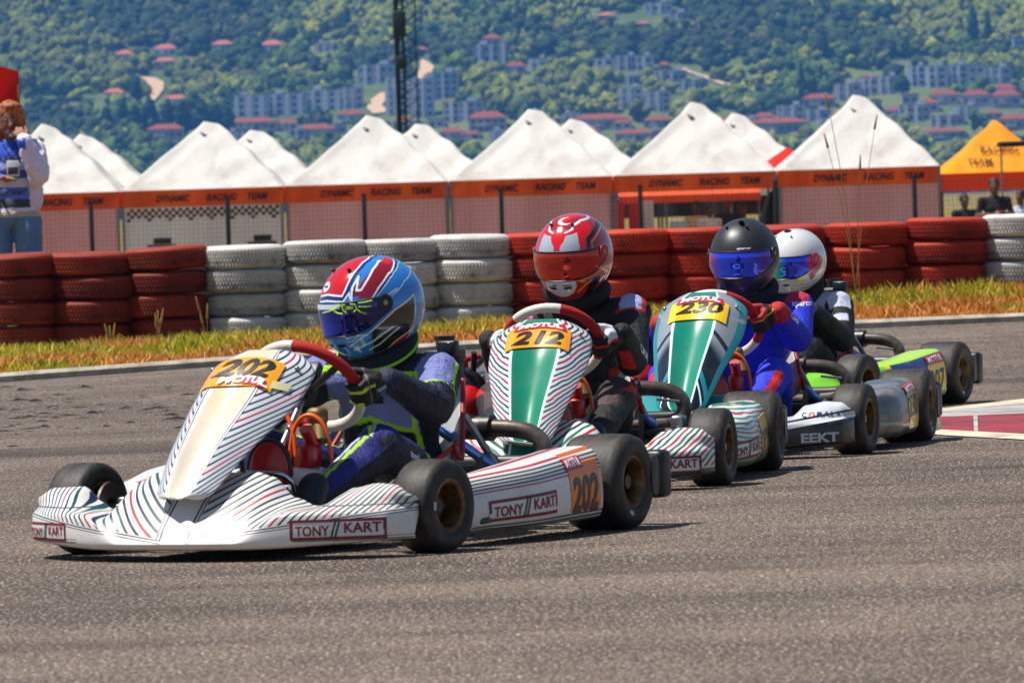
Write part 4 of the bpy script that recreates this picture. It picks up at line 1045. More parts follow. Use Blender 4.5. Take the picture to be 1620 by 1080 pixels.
# ---- steering fairing
FC = [(0, .435, .168, .080, .035, .3), (.10, .375, .228, .100, .055, .8), (.25, .295, .308, .124, .08, 1.0), (.42, .205, .378, .148, .105, 1.0), (.58, .128, .437, .168, .13, 1.0), (.74, .058, .490, .170, .135, .55), (.86, -.002, .530, .168, .125, .1), (.94, -.06, .555, .135, .09, .0), (1.0, -.115, .566, .095, .06, 0)]
def fair_pt(u, v, off=0, sz=1.0):
    g = lambda k: interp(v, [(r[0], r[k]) for r in FC])
    # smooth the table by averaging around v
    def gs(k): return sum(interp(min(max(v+d, 0), 1), [(r[0], r[k]) for r in FC]) for d in (-.05, -.025, 0, .025, .05))/5
    f, z, w_, rec, tr = gs(1), gs(2), gs(3), gs(4), gs(5)
    if v < .05: w_ = w_*(.62+.38*math.sqrt(v/.05))
    l = u*w_; rho = .44*w_; a = abs(l)
    d = 0
    if a < rho: d = -.036*tr*(math.cos(math.pi*a/rho)*.5+.5)**.55
    else:
        q = (a-rho)/(w_-rho); d = -rec*q**1.45
    n = Vector((.74, 0, .67))
    if v > .85: n = n.lerp(Vector((.45, 0, .89)), (v-.85)/.15)
    p = Vector((f, l, z)) + Vector((n.x, 0, n.z*.35))*d
    if off: p += (n + Vector((0, (1 if l > 0 else -1)*.5*min(1, a/.12), 0))).normalized()*off
    return Vector((p.x, p.y, p.z*sz))
NU, NV = 56, 60
def fairing_obj(m, parent, sz):
    S = grid(lambda u, v: fair_pt(u, v, 0, sz), [-1+2*i/NU for i in range(NU+1)], [j/NV for j in range(NV+1)])
    o = obj('front_fairing', S, m, parent, angle=0)
    uv = o.data.uv_layers.new(name='UVMap')
    li = np.empty(len(o.data.loops), np.int32); o.data.loops.foreach_get('vertex_index', li)
    U = np.empty((len(li), 2), np.float32); U[:, 0] = (li // (NV+1))/NU; U[:, 1] = (li % (NV+1))/NV
    uv.data.foreach_set('uv', U.ravel())
    sm = o.modifiers.new('s', 'SOLIDIFY'); sm.thickness = .004; sm.offset = -1
    return o
def fair_map(u0, u1, v0, v1, sz, bow=0.0):
    return lambda a, b, off: fair_pt(u0+(u1-u0)*(a+.5), v0+(v1-v0)*(b+.5) - bow*(2*a)**2, off+.002, sz)

# ---- wheels
def wheel_shapes(Rt, wd, Rr=.066):
    h = wd/2
    prof = [(Rr, -h*.80), (Rr+.006, -h*.88), (Rr+.02, -h*.96), (Rt-.035, -h), (Rt-.018, -h*.965), (Rt-.006, -h*.88), (Rt, -h*.70), (Rt+.001, 0), (Rt, h*.70), (Rt-.006, h*.88), (Rt-.018, h*.965), (Rt-.035, h), (Rr+.02, h*.96), (Rr+.006, h*.88), (Rr, h*.80)]
    T = lathe(prof, (0, 0, 0), 'y', 56)
    q = Rr
    rim = [(q+.001, -h*.80), (q+.008, -h*.84), (q+.009, -h*.90), (q+.003, -h*.92), (q-.004, -h*.84), (q-.010, -h*.5), (q-.014, 0), (q-.010, h*.4), (q-.004, h*.84), (q+.003, h*.92), (q+.009, h*.90), (q+.008, h*.84), (q+.001, h*.80), (q-.001, 0)]
    Rm = lathe(rim, (0, 0, 0), 'y', 40)
    disc = lathe([(.001, -.006+h*.1), (.026, -.012+h*.1), (.034, -.004), (q-.012, -.01), (q-.012, .004), (.034, .010), (.026, .016), (.001, .016)], (0, 0, 0), 'y', 24, closed=False)
    hub = join(lathe([(.001, h*.2+.01), (.020, h*.2+.01), (.020, -.02), (.001, -.02)], (0, 0, 0), 'y', 14), *[tube([(.026*math.cos(a), .0, .026*math.sin(a)), (.026*math.cos(a), .022, .026*math.sin(a))], .005, 6) for a in (0, 2.1, 4.2)])
    mark = grid(lambda a, r: Vector((math.cos(a)*r, h*(.99) + .002 - .35*abs(r-.098)*0, math.sin(a)*r)), [R(52+i*3) for i in range(6)], [Rt-.048, Rt-.036])
    return T, Rm, disc, hub, mark
WF = wheel_shapes(.128, .128); WR = wheel_shapes(.138, .20)
m_mark = mat('white_tyre_mark', '#b8bcc4', .6)
def wheel(parent, pos, side, rear, steer=0, spin=0):
    T, Rm, D_, Hb, Mk = WR if rear else WF
    M_ = Matrix.Translation(pos) @ Matrix.Rotation(steer, 4, 'Z') @ (Matrix.Scale(-1, 4, (0, 1, 0)) if side < 0 else Matrix.Identity(4)) @ Matrix.Rotation(spin, 4, 'Y')
    t = obj('tyre', xf(T, M_), m_tyre, parent, angle=60)
    t.name = 'wheel'
    obj('rim', xf(join(Rm, D_), M_), m_rim, t, angle=40); obj('hub', xf(Hb, M_), m_hub, t, angle=40)
    obj('tyre_mark', xf(Mk, M_), m_mark, t)
    return t

def rim_pt(C, a, Rr=.158, off=0):
    Lv = Vector((0, 1, 0)); U = Vector((.66, 0, .751)); return C + (Lv*math.cos(a) + U*math.sin(a))*Rr
SWN = Vector((-.751, 0, .66))            # steering wheel normal, towards the driver

def make_kart(k, x, y, theta, sz=1.0, sw_z=.45, sw_rot=R(18), tilt=0):
    t = empty('racing_kart', (x, y, 0)); t.rotation_euler = (0, 0, -math.pi/2 - theta)
    P = PM[k]
    # chassis
    fr = []
    for s in (-1, 1):
        fr.append(tube(smooth_path([(.10, s*.13, .06), (.02, s*.14, .055), (-.25, s*.30, .05), (-.75, s*.32, .05), (-1.15, s*.30, .07)], 2), .014, 8))
        fr.append(tube(smooth_path([(-.22, s*.33, .055), (-.22, s*.58, .07), (-.30, s*.60, .075), (-.78, s*.60, .075), (-.86, s*.58, .07), (-.86, s*.33, .055)], 2), .010, 8))
        fr.append(tube([(0, s*.13, .08), (0, s*.42, .12)], .014, 8))
    fr += [tube([(.1, -.14, .06), (.1, .14, .06)], .014, 8), tube([(-.35, -.31, .05), (-.35, .31, .05)], .014, 8), tube([(-1.12, -.31, .07), (-1.12, .31, .07)], .014, 8)]
    obj('frame', join(*fr), m_frame, t)
    obj('floor_tray', box((-.05, 0, .04), (.62, .46, .004)), m_floor, t, smooth=False)
    obj('rear_axle', tube([(-1.04, -.66, .138), (-1.04, .66, .138)], .020, 12), m_hub, t)
    bb = [tube(smooth_path([(.05, s*.19, .05), (.30, s*.19, .07), (.34, s*.12, .09)], 2), .009, 8) for s in (-1, 1)] + [tube([(.34, -.12, .09), (.34, .12, .09)], .009, 8)]
    obj('front_bumper', join(*bb), m_chrome, t)
    st = R(-6)
    wheel(t, (0, .568, .128), 1, False, st, 1.0); wheel(t, (0, -.535, .128), -1, False, st, .4)
    wheel(t, (-1.04, .588, .138), 1, True, 0, 2.2); wheel(t, (-1.04, -.588, .138), -1, True, 0, 1.1)
    for s in (-1, 1):
        obj('spindle', join(tube([(0, s*.40, .128), (0, s*.50, .128)], .014, 8), box((0, s*.415, .125), (.03, .03, .07), .008), tube([(-.02, s*.42, .12), (-.10, s*.10, .11)], .007, 6)), m_alu, t)
        obj('brake_disc', lathe([(.03, s*.455), (.075, s*.455), (.075, s*.463), (.03, s*.463)], (0, 0, .128), 'y', 24), m_pipe, t, angle=40)
    # plastics
    n = obj('nose', NOSE, P['nose'], t, angle=45)
    podl = obj('side_pod', POD, P['pod'], t, angle=45); podr = obj('side_pod', mir(POD), P['pod'], t, angle=45)
    fo = fairing_obj(P['fair'], t, sz)
    obj('fairing_bracket', join(tube([(.1, .05, .06), (.16, .05, .36)], .008, 6), tube([(.1, -.05, .06), (.16, -.05, .36)], .008, 6), tube([(.02, -.08, .45*sz), (.02, .08, .45*sz)], .008, 6)), m_blk, t)
    for s in (-1, 1): obj('fairing_bolt', ell(fair_pt(s*.80, .84, .004, sz), (.008, .008, .008), n=8, k=6), m_alu, t)
    # bumper, seat, stays
    rb = smooth_path([(-1.16, -.69, .15), (-1.24, -.66, .15), (-1.28, -.3, .15), (-1.28, .3, .15), (-1.24, .66, .15), (-1.16, .69, .15)], 2)
    RB = grid(lambda i, j: rb[i] + Vector((.022*math.cos(j), 0, .058*(abs(math.sin(j))**.5)*(1 if math.sin(j) > 0 else -1))), range(len(rb)), [2*math.pi*q/14 for q in range(14)], cv=True, caps=True)
    obj('rear_bumper', RB, m_blk, t)
    obj('rear_bumper_cap', box((-1.255, .650, .15), (.07, .07, .14), .018, 3), m_blk, t); obj('rear_bumper_cap', box((-1.255, -.650, .15), (.07, .07, .14), .018, 3), m_blk, t)
    def seat(u, v):
        # u -1..1 across, v 0..1 from front lip to the top of the back
        cx = interp(v, [(0, -.48), (.25, -.62), (.5, -.86), (.65, -.95), (1, -1.03)]); cz = interp(v, [(0, .075), (.25, .045), (.5, .06), (.65, .14), (1, .44)]); wd = interp(v, [(0, .15), (.4, .20), (.7, .215), (1, .14)])
        sd = abs(u)**3.0; side = interp(v, [(0, .03), (.35, .14), (.6, .19), (1, .03)])
        return Vector((cx + sd*side*.95*sstep(.4, .7, v), u*wd*(1+.10*sd), cz + sd*side*(1-sstep(.45, .8, v))*1.25))
    us_ = [-1+i/12 for i in range(25)]; vs_ = [j/20 for j in range(21)]
    s_ = obj('seat', grid(seat, us_, vs_), m_seatw, t, angle=0); md = s_.modifiers.new('s', 'SOLIDIFY'); md.thickness = .006
    edge = [seat(-1, j/20) for j in range(21)] + [seat(i/6, 1) for i in range(-5, 6)] + [seat(1, 1-j/20) for j in range(21)]
    obj('seat_edge', tube(edge, .008, 8), m_seatr, s_)
    obj('seat_stay', tube([(-.90, .095, .32), (-1.06, .245, .165)], .0155, 12), m_skytube, t); obj('seat_stay', tube([(-.96, -.20, .36), (-1.08, -.44, .16)], .013, 10), m_skytube, t)
    obj('seat_stay', tube([(-.99, .16, .34), (-1.12, .25, .10)], .011, 10), m_alu, t)
    for s in (-1, 1): obj('axle_bearing', box((-1.05, s*.33, .135), (.09, .05, .13), .012), m_alu, t)
    obj('brake_rotor', lathe([(.03, .20), (.09, .20), (.09, .212), (.03, .212)], (-1.04, 0, .138), 'y', 28), m_pipe, t, angle=40)
    # exhaust across the rear, curling round at the left
    ex = smooth_path([(-1.10, -.10, .30), (-1.12, .00, .30), (-1.12, .17, .295)], 2)
    obj('silencer', tube([ex[0]]+ex, [.01]+[.036]*len(ex), 18), m_pipe, t)
    obj('silencer_clamp', tube([(-1.12, .155, .295), (-1.12, .185, .295)], .0385, 18), m_blk, t); 
    ev = smooth_path([(-1.12, .17, .295), (-1.13, .25, .292), (-1.145, .315, .275), (-1.15, .345, .225), (-1.14, .32, .175), (-1.12, .22, .165), (-1.08, .05, .16), (-.95, -.2, .15), (-.80, -.34, .15)], 3)
    obj('exhaust_pipe', tube(ev, .026, 16), m_pipe, t)
    obj('exhaust_spring', tube([(-1.09, .25, .255), (-1.09, .33, .245)], .005, 6), m_alu, t)
    # engine, airbox, radiator
    obj('engine_block', join(box((-.80, -.36, .16), (.20, .14, .18), .03, 3), tube([(-.76, -.36, .2), (-.70, -.36, .36)], .062, 16), tube([(-.72, -.36, .32), (-.705, -.36, .37)], .07, 16)), m_alu, t, angle=40)
    obj('clutch_cover', tube([(-.80, -.28, .15), (-.80, -.25, .15)], .06, 20), m_redp, t)
    obj('spark_plug_cap', join(tube([(-.70, -.36, .37), (-.69, -.36, .42)], .014, 10), tube([(-.69, -.36, .42), (-.72, -.31, .43)], .011, 10)), m_redp, t)
    ab = obj('airbox', ell((-.50, -.335, .30), (.12, .085, .10), n=20), m_blk, t); obj('airbox_filter', ell((-.42, -.315, .275), (.07, .065, .07), n=16), m_redp, ab)
    obj('airbox_inlet', join(tube([(-.45, -.33, .37), (-.42, -.33, .44)], .012, 8), tube([(-.50, -.30, .38), (-.47, -.29, .45)], .010, 8)), m_blk, ab)
    rd = obj('radiator', box((-1.10, .045, .40), (.05, .105, .19), .006), m_fin, t)
    obj('radiator_tank', box((-1.10, .045, .51), (.06, .115, .036), .008), m_blk, rd); obj('radiator_tank', box((-1.10, .045, .30), (.06, .115, .03), .008), m_blk, rd)
    obj('radiator_cap', join(tube([(-1.10, .045, .525), (-1.10, .045, .555)], .026, 14), tube([(-1.10, .045, .555), (-1.10, .045, .568)], .032, 14)), m_blk, rd)
    obj('water_hose', tube(smooth_path([(-1.10, -.02, .50), (-1.09, -.14, .50), (-1.0, -.3, .46), (-.85, -.36, .38)], 3), .013, 10), m_blk, t)
    # little action camera on a stalk behind the shoulder
    ac = obj('action_camera', box((-.93, .145, .535+.0), (.032, .062, .046), .006), m_blk, t); obj('camera_lens', box((-.911, .150, .537), (.004, .036, .032), .002), mat('camera_glass_'+k, '#24303c', .1), ac)
    obj('camera_mount', join(tube([(-.94, .13, .51), (-.98, .10, .42)], .007, 8), box((-.95, .08, .518), (.05, .10, .008), .003)), m_blk, ac)
    # tank, pedals, hoses, disc cover
    tk = obj('fuel_tank', box((-.15, .0, .150), (.22, .31, .16), .055, 4), m_tank, t); obj('tank_cap', join(tube([(-.06, .06, .2), (-.06, .06, .228)], .026, 14), tube([(-.18, .02, .2), (-.18, .02, .225)], .012, 10), tube([(-.18, .06, .2), (-.18, .06, .225)], .012, 10)), m_redp, tk)
    cv = Matrix.Translation((-.02, .045, .225)) @ Matrix.Rotation(R(22), 4, 'Z')
    dc = obj('disc_cover', xf(ell((0, 0, 0), (.016, .056, .082), n=24, k=14), cv), m_redp, t)
    obj('cover_rim', xf(tube([Vector((-.012, .058*math.cos(a), .084*math.sin(a))) for a in [2*math.pi*i/28 for i in range(28)]], .009, 8, closed=True), cv), m_blk, dc)
    obj('cover_guard', tube(smooth_path([(.02, -.02, .225), (.03, .05, .225), (.01, .115, .22), (-.02, .135, .17), (-.02, .12, .07)], 2), .008, 8), m_chrome, dc)
    for hp in ([(-.2, -.06, .43), (-.2, -.01, .40), (-.19, .035, .34), (-.18, .045, .23)], [(-.18, .02, .225), (-.19, .03, .34), (-.19, .08, .385), (-.20, .135, .345), (-.20, .15, .23)]):
        obj('fuel_hose', tube(smooth_path(hp, 3), .0065, 8), m_orhose, t)
    obj('brake_pump', join(box((-.16, .10, .26), (.07, .05, .07), .014), tube([(-.19, .1, .28), (-.14, .1, .34)], .02, 10)), m_redp, t)
    obj('brass_fitting', join(tube([(-.22, .10, .36), (-.19, .12, .30)], .022, 10), box((-.23, .09, .37), (.06, .05, .05), .015)), mat('brass_'+k, '#7a6238', .55, metal=.5), t)
    for s in (-1, 1): obj('pedal', join(tube([(.10, s*.15, .05), (.16, s*.16, .19)], .007, 8), tube([(.16, s*.11, .19), (.16, s*.21, .19)], .008, 8)), m_chrome, t)
    # steering
    C = Vector((-.345, 0, sw_z)); obj('steering_column', tube([(.0, 0, .11), C - SWN*.03], .010, 10), m_alu, t)
    n_ = 72; pts = [rim_pt(C, 2*math.pi*i/n_) for i in range(n_)]
    rim = tube(pts, .0165, 14, closed=True); idx = []
    for i in range(n_):
        a = (360*i/n_ - math.degrees(sw_rot)) % 360; wht = 62 < a < 122 or 228 < a < 322
        idx += [1 if wht else 0]*14
    sw = obj('steering_wheel', rim, None, t, mats=([m_rgrip, m_wgrip], idx))
    sp = []
    for a in (10, 90, 170): sp.append(tube([C - SWN*.03, C - SWN*.018 + (rim_pt(C, R(a)+sw_rot)-C)*.55, rim_pt(C, R(a)+sw_rot)], .011, 8))
    sp.append(tube([C-SWN*.045, C-SWN*.01], .034, 18)); obj('spoke', join(*sp), m_blk, sw)
    obj('data_display', box(C + Vector((.02, 0, .04)) , (.03, .10, .06), .008, rot=Matrix.Rotation(R(-40), 3, 'Y')), m_blk, sw)
    return t, n, podl, podr, fo, C

def logo(parent, fn, items, name='logo'):
    """items: list of (kind, args)"""
    P = []
    for it in items:
        if it[0] == 'text':
            _, s, mm, cx, cy, w_, h_, sh, bo = it[:9]; P.append((mapped(text_shape(s, sh, bo, 10), sub(fn, cx, cy, w_, h_), it[9] if len(it) > 9 else .0022), mm))
        elif it[0] == 'rect':
            _, mm, x0, x1, y0, y1, off = it; P.append((panel(fn, off, x0, x1, y0, y1), mm))
        elif it[0] == 'frame':
            _, mm, th, off = it
            for r in ((-.5, .5, -.5, -.5+th*2.4), (-.5, .5, .5-th*2.4, .5), (-.5, -.5+th*.55, -.5, .5), (.5-th*.55, .5, -.5, .5)): P.append((panel(fn, off, *r, nx=12, ny=2), mm))
    return multi(name, P, parent, smooth=False)
def tonykart(parent, fn, inv=False):
    return logo(parent, fn, [('rect', m_pw, -.5, .5, -.5, .5, .0004), ('frame', m_lred, .06, .0012), ('text', 'TONY', m_lred, -.255, -.06, .37, .50, .0, .025),
                             ('text', '//', m_lgreen, -.01, 0, .12, .92, .25, .03), ('text', 'KART', m_lred, .265, .06, .37, .50, .0, .025)])
def place_logos(k, parts, sz):
    t, n, pl, pr, fo, C = parts
    if k in 'ab':
        tonykart(n, nose_map(.335, .56, .056, .112)); tonykart(n, nose_map(-.575, -.385, .056, .106))
        tonykart(pl, pod_map(-.275, -.58, .33, .62))
    if k == 'a':
        logo(pl, pod_map(-.672, -.86, .16, .995), [('rect', m_or, -.5, .5, -.5, .5, .0006), ('text', '202', m_nk, -.02, -.10, .86, .52, .15, .03)], 'number_plate')
        logo(pl, pod_map(-.66, -.765, .80, .97), [('rect', m_rband, -.5, .5, -.5, .5, .0030), ('text', 'MOTUL', m_wprint, 0, 0, .85, .6, .1, .03, .0048)], 'sticker')
        # the lettering sits 2 mm over the band
        logo(fo, fair_map(-.66, .66, .685, .90, sz, .05), [('rect', m_ora, -.5, .5, -.5, .5, .003), ('text', '202', m_nk, .02, .14, .80, .60, .25, .035, .0052)], 'number_plate')
        logo(fo, fair_map(-.56, .60, .70, .755, sz, .05), [('rect', m_rband, .06, .46, -.62, .38, .0055), ('text', 'MOTUL', m_wprint, .10, .0, .80, .95, .1, .05, .0078)], 'sticker')
        logo(fo, fair_map(.62, .84, .665, .72, sz), [('rect', mat('pale_yellow_tape', '#d2d09a', .5), -.5, .5, -.5, .5, .003)], 'tape')
    if k == 'b':
        logo(pl, pod_map(-.66, -.86, .14, .97), [('rect', m_ye, -.5, .5, -.5, .5, .0006), ('text', '212', m_nk, -.02, -.12, .86, .46, .2, .03)], 'number_plate')
        logo(fo, fair_map(-.60, .64, .70, .90, sz, .05), [('rect', m_ora, -.5, .5, -.5, .5, .003), ('text', '212', m_nk, .0, -.06, .80, .60, .25, .035, .0052)], 'number_plate')
        logo(fo, fair_map(-.46, .56, .87, .915, sz, .04), [('rect', m_rband, -.5, .5, -.6, .6, .0055), ('text', 'MOTUL', m_wprint, .0, .0, .86, .85, .1, .05, .0078)], 'sticker')
    if k == 'c':
        logo(n, nose_map(.42, .555, .060, .098), [('text', 'EEKT', m_grey, 0.02, -.1, .92, .9, .0, .04)], 'lettering')
        top = lambda a, b, off: Vector((.285 - .05*(a+.5) + .045*b, .47+.12*a*1.0, .186 - .008*(a) + .048*b)) + Vector((.5, 0, .6))*(off+.004)
        logo(n, nose_map(.42, .57, .146, .168), [('text', 'C', mat('navy_print', '#1c2a5a', .5), -.42, 0, .10, .8, 0, .02), ('text', 'O', mat('coral_print', '#d0482c', .5), -.26, 0, .13, .8, 0, .02), ('text', 'RALS', mat('navy_print_b', '#1c2a5a', .5), .12, 0, .52, .8, 0, .02)], 'lettering')
        logo(pl, pod_map(-.66, -.86, .12, .97), [('rect', m_ye, -.5, .5, -.5, .5, .0006), ('text', '230', m_nk, -.02, .08, .86, .40, .0, .02)], 'number_plate')
        logo(pl, pod_map(-.66, -.86, .80, .96), [('rect', m_rband, -.5, .5, -.5, .5, .0030), ('text', 'MOTUL', m_wprint, 0, 0, .80, .6, .1, .02, .0048)], 'sticker')
        logo(fo, fair_map(-.58, .66, .70, .89, sz, .05), [('rect', m_ye, -.5, .5, -.5, .5, .003), ('text', '230', m_nk, .02, .08, .80, .56, .25, .03, .0052)], 'number_plate')
        logo(fo, fair_map(-.46, .56, .865, .91, sz, .04), [('rect', m_rband, -.5, .5, -.6, .6, .0055), ('text', 'MOTUL', m_wprint, .0, .0, .86, .85, .1, .05, .0078)], 'sticker')
    if k == 'd':
        logo(pl, pod_map(-.65, -.86, .14, .97), [('rect', m_ye, -.5, .5, -.5, .5, .0006), ('text', '207', m_nk, -.02, -.08, .86, .46, .0, .02)], 'number_plate')
        logo(pl, pod_map(-.65, -.86, .78, .96), [('rect', m_rband, -.5, .5, -.5, .5, .0030), ('text', 'MOTUL', m_wprint, 0, 0, .80, .6, .1, .02, .0048)], 'sticker')
KARTS = [('a', -.738, 17.61, R(27), 1.0, .45, R(22), 'white kart with ruled green and red lines, number 202, leading the line'),
         ('b', .088, 20.92, R(8.5), 1.0, .478, R(12), 'green and white kart with number 212, second in the line'),
         ('c', .686, 23.12, R(13), 1.07, .475, R(6), 'teal, silver and black kart with number 230, third in the line'),
         ('d', .960, 27.41, R(24), 1.0, .42, R(8), 'lime green and blue kart with number 207, last in the line')]
KO = {}
for k, x, y, th, sz, swz, swr, lab in KARTS:
    p = make_kart(k, x, y, th, sz, swz, swr); place_logos(k, p, sz); tag(p[0], lab, 'kart', 'karts racing in a line'); KO[k] = p

# ================================================================== PEOPLE
def rotm(yaw, pitch, roll=0): return Matrix.Rotation(yaw, 3, 'Z') @ Matrix.Rotation(pitch, 3, 'Y') @ Matrix.Rotation(roll, 3, 'X')
# ---- helmets
def helm_r(lam, phi, off=0.0):
    """helmet shell point; lam 0 = forwards, + to the wearer's left; phi elevation"""
    cl, sl_, cp, sp = math.cos(lam), math.sin(lam), math.cos(phi), math.sin(phi)
    ax, ay, az = .160+off, .127+off, .145+off
    e = .92
    sg = lambda v, q: math.copysign(abs(v)**q, v)
    x = ax*sg(cl, e)*sg(cp, .95); y = ay*sg(sl_, e)*sg(cp, .95); z = az*sg(sp, 1.0)
    fr = max(cl, 0)
    if sp < 0:
        k = -sp
        x += .016*fr*sstep(.15, .6, k); z -= .014*fr*k            # chin bar pushed forward
        y *= 1 - .10*k*k; x *= 1 - .05*k*(1-fr)
    if sp > 0 and cl < 0: x -= .004*sp
    return Vector((x, y, z))
def in_poly(x, y, poly):
    r = np.zeros(len(x), bool); j = len(poly)-1
    for i in range(len(poly)):
        xi, yi = poly[i]; xj, yj = poly[j]
        c = ((yi > y) != (yj > y)) & (x < (xj-xi)*(y-yi)/((yj-yi) if yj != yi else 1e-9)+xi); r ^= c; j = i
    return r
def near_line(x, y, pts, wd):
    r = np.zeros(len(x), bool); cs = np.maximum(np.cos(np.radians(y)), .15)
    for (ax, ay), (bx, by) in zip(pts, pts[1:]):
        dx, dy = (bx-ax), (by-ay); L = dx*dx*cs*cs+dy*dy+1e-9
        t = np.clip(((x-ax)*dx*cs*cs+(y-ay)*dy)/L, 0, 1)
        d = np.hypot((x-ax-t*dx)*cs, y-ay-t*dy); r |= d < wd
    return r
def helmet_paint(k, lam, phi):
    n = len(lam); a = np.abs(lam); c = np.zeros((n, 3))
    def P(poly, col, s=None):
        m_ = in_poly(a if s is None else lam, phi, poly); c[m_] = LC(col)
    def Ln(pts, wd, col, s=None): c[near_line(a if s is None else lam, phi, pts, wd)] = LC(col)
    if k == 'a':
        c[:] = LC('#2a7ccc')
        P([(60, -60), (60, -22), (88, -4), (112, 8), (116, -30), (116, -70)], '#2a2622')       # carbon side
        P([(82, -60), (90, -44), (114, -30), (114, -52)], '#c8203a')
        P([(0, -32), (0, -20), (50, -24), (60, -30), (40, -44)], '#4a9ae0'); P([(118, -60), (114, 6), (170, 6), (180, -60)], '#2f8fc4')
        P([(-1, 21), (24, 18), (30, 26), (37, 46), (52, 66), (75, 80), (181, 91), (-1, 91)], '#c00810')
        P([(60, 62), (75, 76), (181, 91), (181, 62), (110, 60)], '#2f7fd0')
        P([(38, 16), (40, 36), (50, 48), (46, 28), (60, 20)], '#6c1020')
        P([(46, 14), (48, 30), (64, 47), (86, 62), (120, 68), (126, 58), (100, 46), (80, 32), (70, 20), (60, 13)], '#8c1020')
        P([(98, 54), (88, 62), (130, 74), (128, 62)], '#d01420')
        Ln([(0, 18), (24, 16), (31, 24), (38, 44), (54, 63), (80, 77), (180, 86)], 3.0, '#142a6c'); Ln([(0, 21.5), (24, 19), (28, 26), (35, 46), (50, 66), (78, 80), (178, 90)], 1.0, '#e8eef4')
        Ln([(0, 14.5), (26, 12.5), (34, 22), (36, 14)], .9, '#e8eef4'); Ln([(37, 8), (38, 28), (46, 42), (44, 24), (50, 24), (70, 50), (90, 64)], 1.2, '#e8eef4'); Ln([(66, 12), (76, 24), (94, 40), (112, 52), (136, 62)], 2.4, '#142a6c'); Ln([(62, 12), (72, 24), (90, 40), (108, 52), (130, 62)], .9, '#e8eef4')
        Ln([(66, 12), (96, 40), (120, 52), (160, 58)], .6, '#bcd8f0'); Ln([(75, 4), (104, 26), (140, 40)], .6, '#bcd8f0')
        Ln([(26, -40), (48, -30), (62, -22), (88, -3), (113, 9), (114, -28), (116, -60)], .9, '#e4e0c8'); Ln([(30, -46), (60, -38), (84, -24)], 1.1, '#e4e0c8'); Ln([(54, -50), (70, -44), (92, -26)], .9, '#e4e0c8'); Ln([(84, -58), (94, -44), (115, -31)], 1.0, '#e4e0c8')
        Ln([(0, -25), (42, -27), (54, -28)], .8, '#dfe8f0')
        Ln([(78, 12), (92, 19)], 1.5, '#a8d0f4')
        c[in_poly(lam, phi, [(-11+ 9*math.cos(i*.524), 31 + 6.5*math.sin(i*.524)) for i in range(12)])] = LC('#eceef0'); c[near_line(lam, phi, [(-15, 31), (-7, 31)], 1.6)] = LC('#303438')
        P([(146, -22), (146, -6), (170, 4), (180, 2), (180, -20)], '#c83040')
    elif k == 'b':
        c[:] = LC('#9c0810')
        P([(0, 12), (0, 34), (4, 50), (14, 62), (30, 70), (60, 72), (96, 66), (120, 60), (180, 60), (181, 91), (-1, 91), (-1, 12)], '#d40c10')
        P([(0, 12), (0, 20), (8, 40), (26, 50), (44, 58), (66, 66), (70, 44), (50, 24), (44, 12)], '#c80a0c')
        P([(5, 10), (4, 20), (9, 24), (13, 34), (26, 36), (34, 38), (36, 10)], '#a4acb8')
        P([(0, 9), (0, 13), (6, 20), (10, 36), (-2, 50), (-2, 9)], '#d00c12')
        Ln([(12, 40), (24, 44), (30, 52), (52, 60), (84, 62), (112, 68), (150, 74)], 2.4, '#c8ccd4')
        Ln([(10, 40), (22, 46), (28, 55), (50, 63), (84, 65)], .7, '#201416')
        Ln([(50, 8), (52, 26), (70, 36), (92, 46), (120, 60), (150, 74)], 3.2, '#100c0e'); Ln([(56, 8), (58, 22), (76, 32), (98, 42)], .8, '#d89030')
        P([(98, 44), (112, 52), (150, 62), (180, 58), (180, 24), (140, 14), (106, 20)], '#181c30'); P([(118, 10), (116, 34), (136, 38), (150, 16)], '#3c5c94')
        P([(70, -66), (84, -30), (104, -14), (128, 4), (150, 6), (160, -20), (130, -50)], '#e03818'); Ln([(108, -46), (124, -22), (140, 2), (160, 6)], 2.6, '#d8d4d4'); Ln([(70, -60), (84, -32), (106, -14), (130, 6)], .8, '#e8a040')
        P([(50, -70), (56, -30), (72, -26), (84, -30), (70, -66)], '#241c18'); P([(0, -70), (0, -26), (40, -28), (54, -34), (50, -70)], '#c81c14'); Ln([(30, -28), (52, -26), (70, -20), (86, -14)], 1.1, '#e88c30'); Ln([(34, -46), (50, -34), (58, -30)], 1.6, '#f09038')
        P([(0, -26), (28, -27), (31, -36), (25, -47), (10, -53), (0, -54)], '#d4d8e0')
        Ln([(6, -33), (10, -33), (20, -33.5)], 1.1, '#161616')
        # crescent and star
        L_ = lam - 6; P_ = phi - 62; d = np.hypot(L_*np.cos(np.radians(62)), P_); d2 = np.hypot((L_-7)*np.cos(np.radians(62)) , P_-.8); mm_ = (d < 9.5) & (d2 > 7.6); c[mm_] = LC('#f0eef0')
        st = []
        for i in range(10):
            r_ = 4.2 if i % 2 == 0 else 1.7; st.append((4 + r_*math.sin(i*math.pi/5+.3)/math.cos(R(52))-4, 47 + r_*math.cos(i*math.pi/5+.3)))
        c[in_poly(lam, phi, st)] = LC('#f0eef0')
    elif k == 'c':
        c[:] = LC('#26262a'); P([(-1, 34), (24, 34), (22, 60), (10, 74), (-1, 74)], '#1a1a1d'); P([(60, -50), (96, -24), (130, -30), (120, -60)], '#5a5254')
        P([(88, -48), (100, -30), (116, -34), (104, -56)], '#a02838')
    else:
        c[:] = LC('#d4d4d2'); P([(62, -22), (78, -4), (90, 10), (98, 4), (86, -20), (74, -34)], '#b83050'); Ln([(40, -40), (66, -40), (90, -34)], 1.3, '#c89a98'); Ln([(50, -48), (70, -48)], 1.3, '#b0a0a0')
        P([(30, -34), (60, -34), (60, -27), (36, -27)], '#e0c850')
    return c
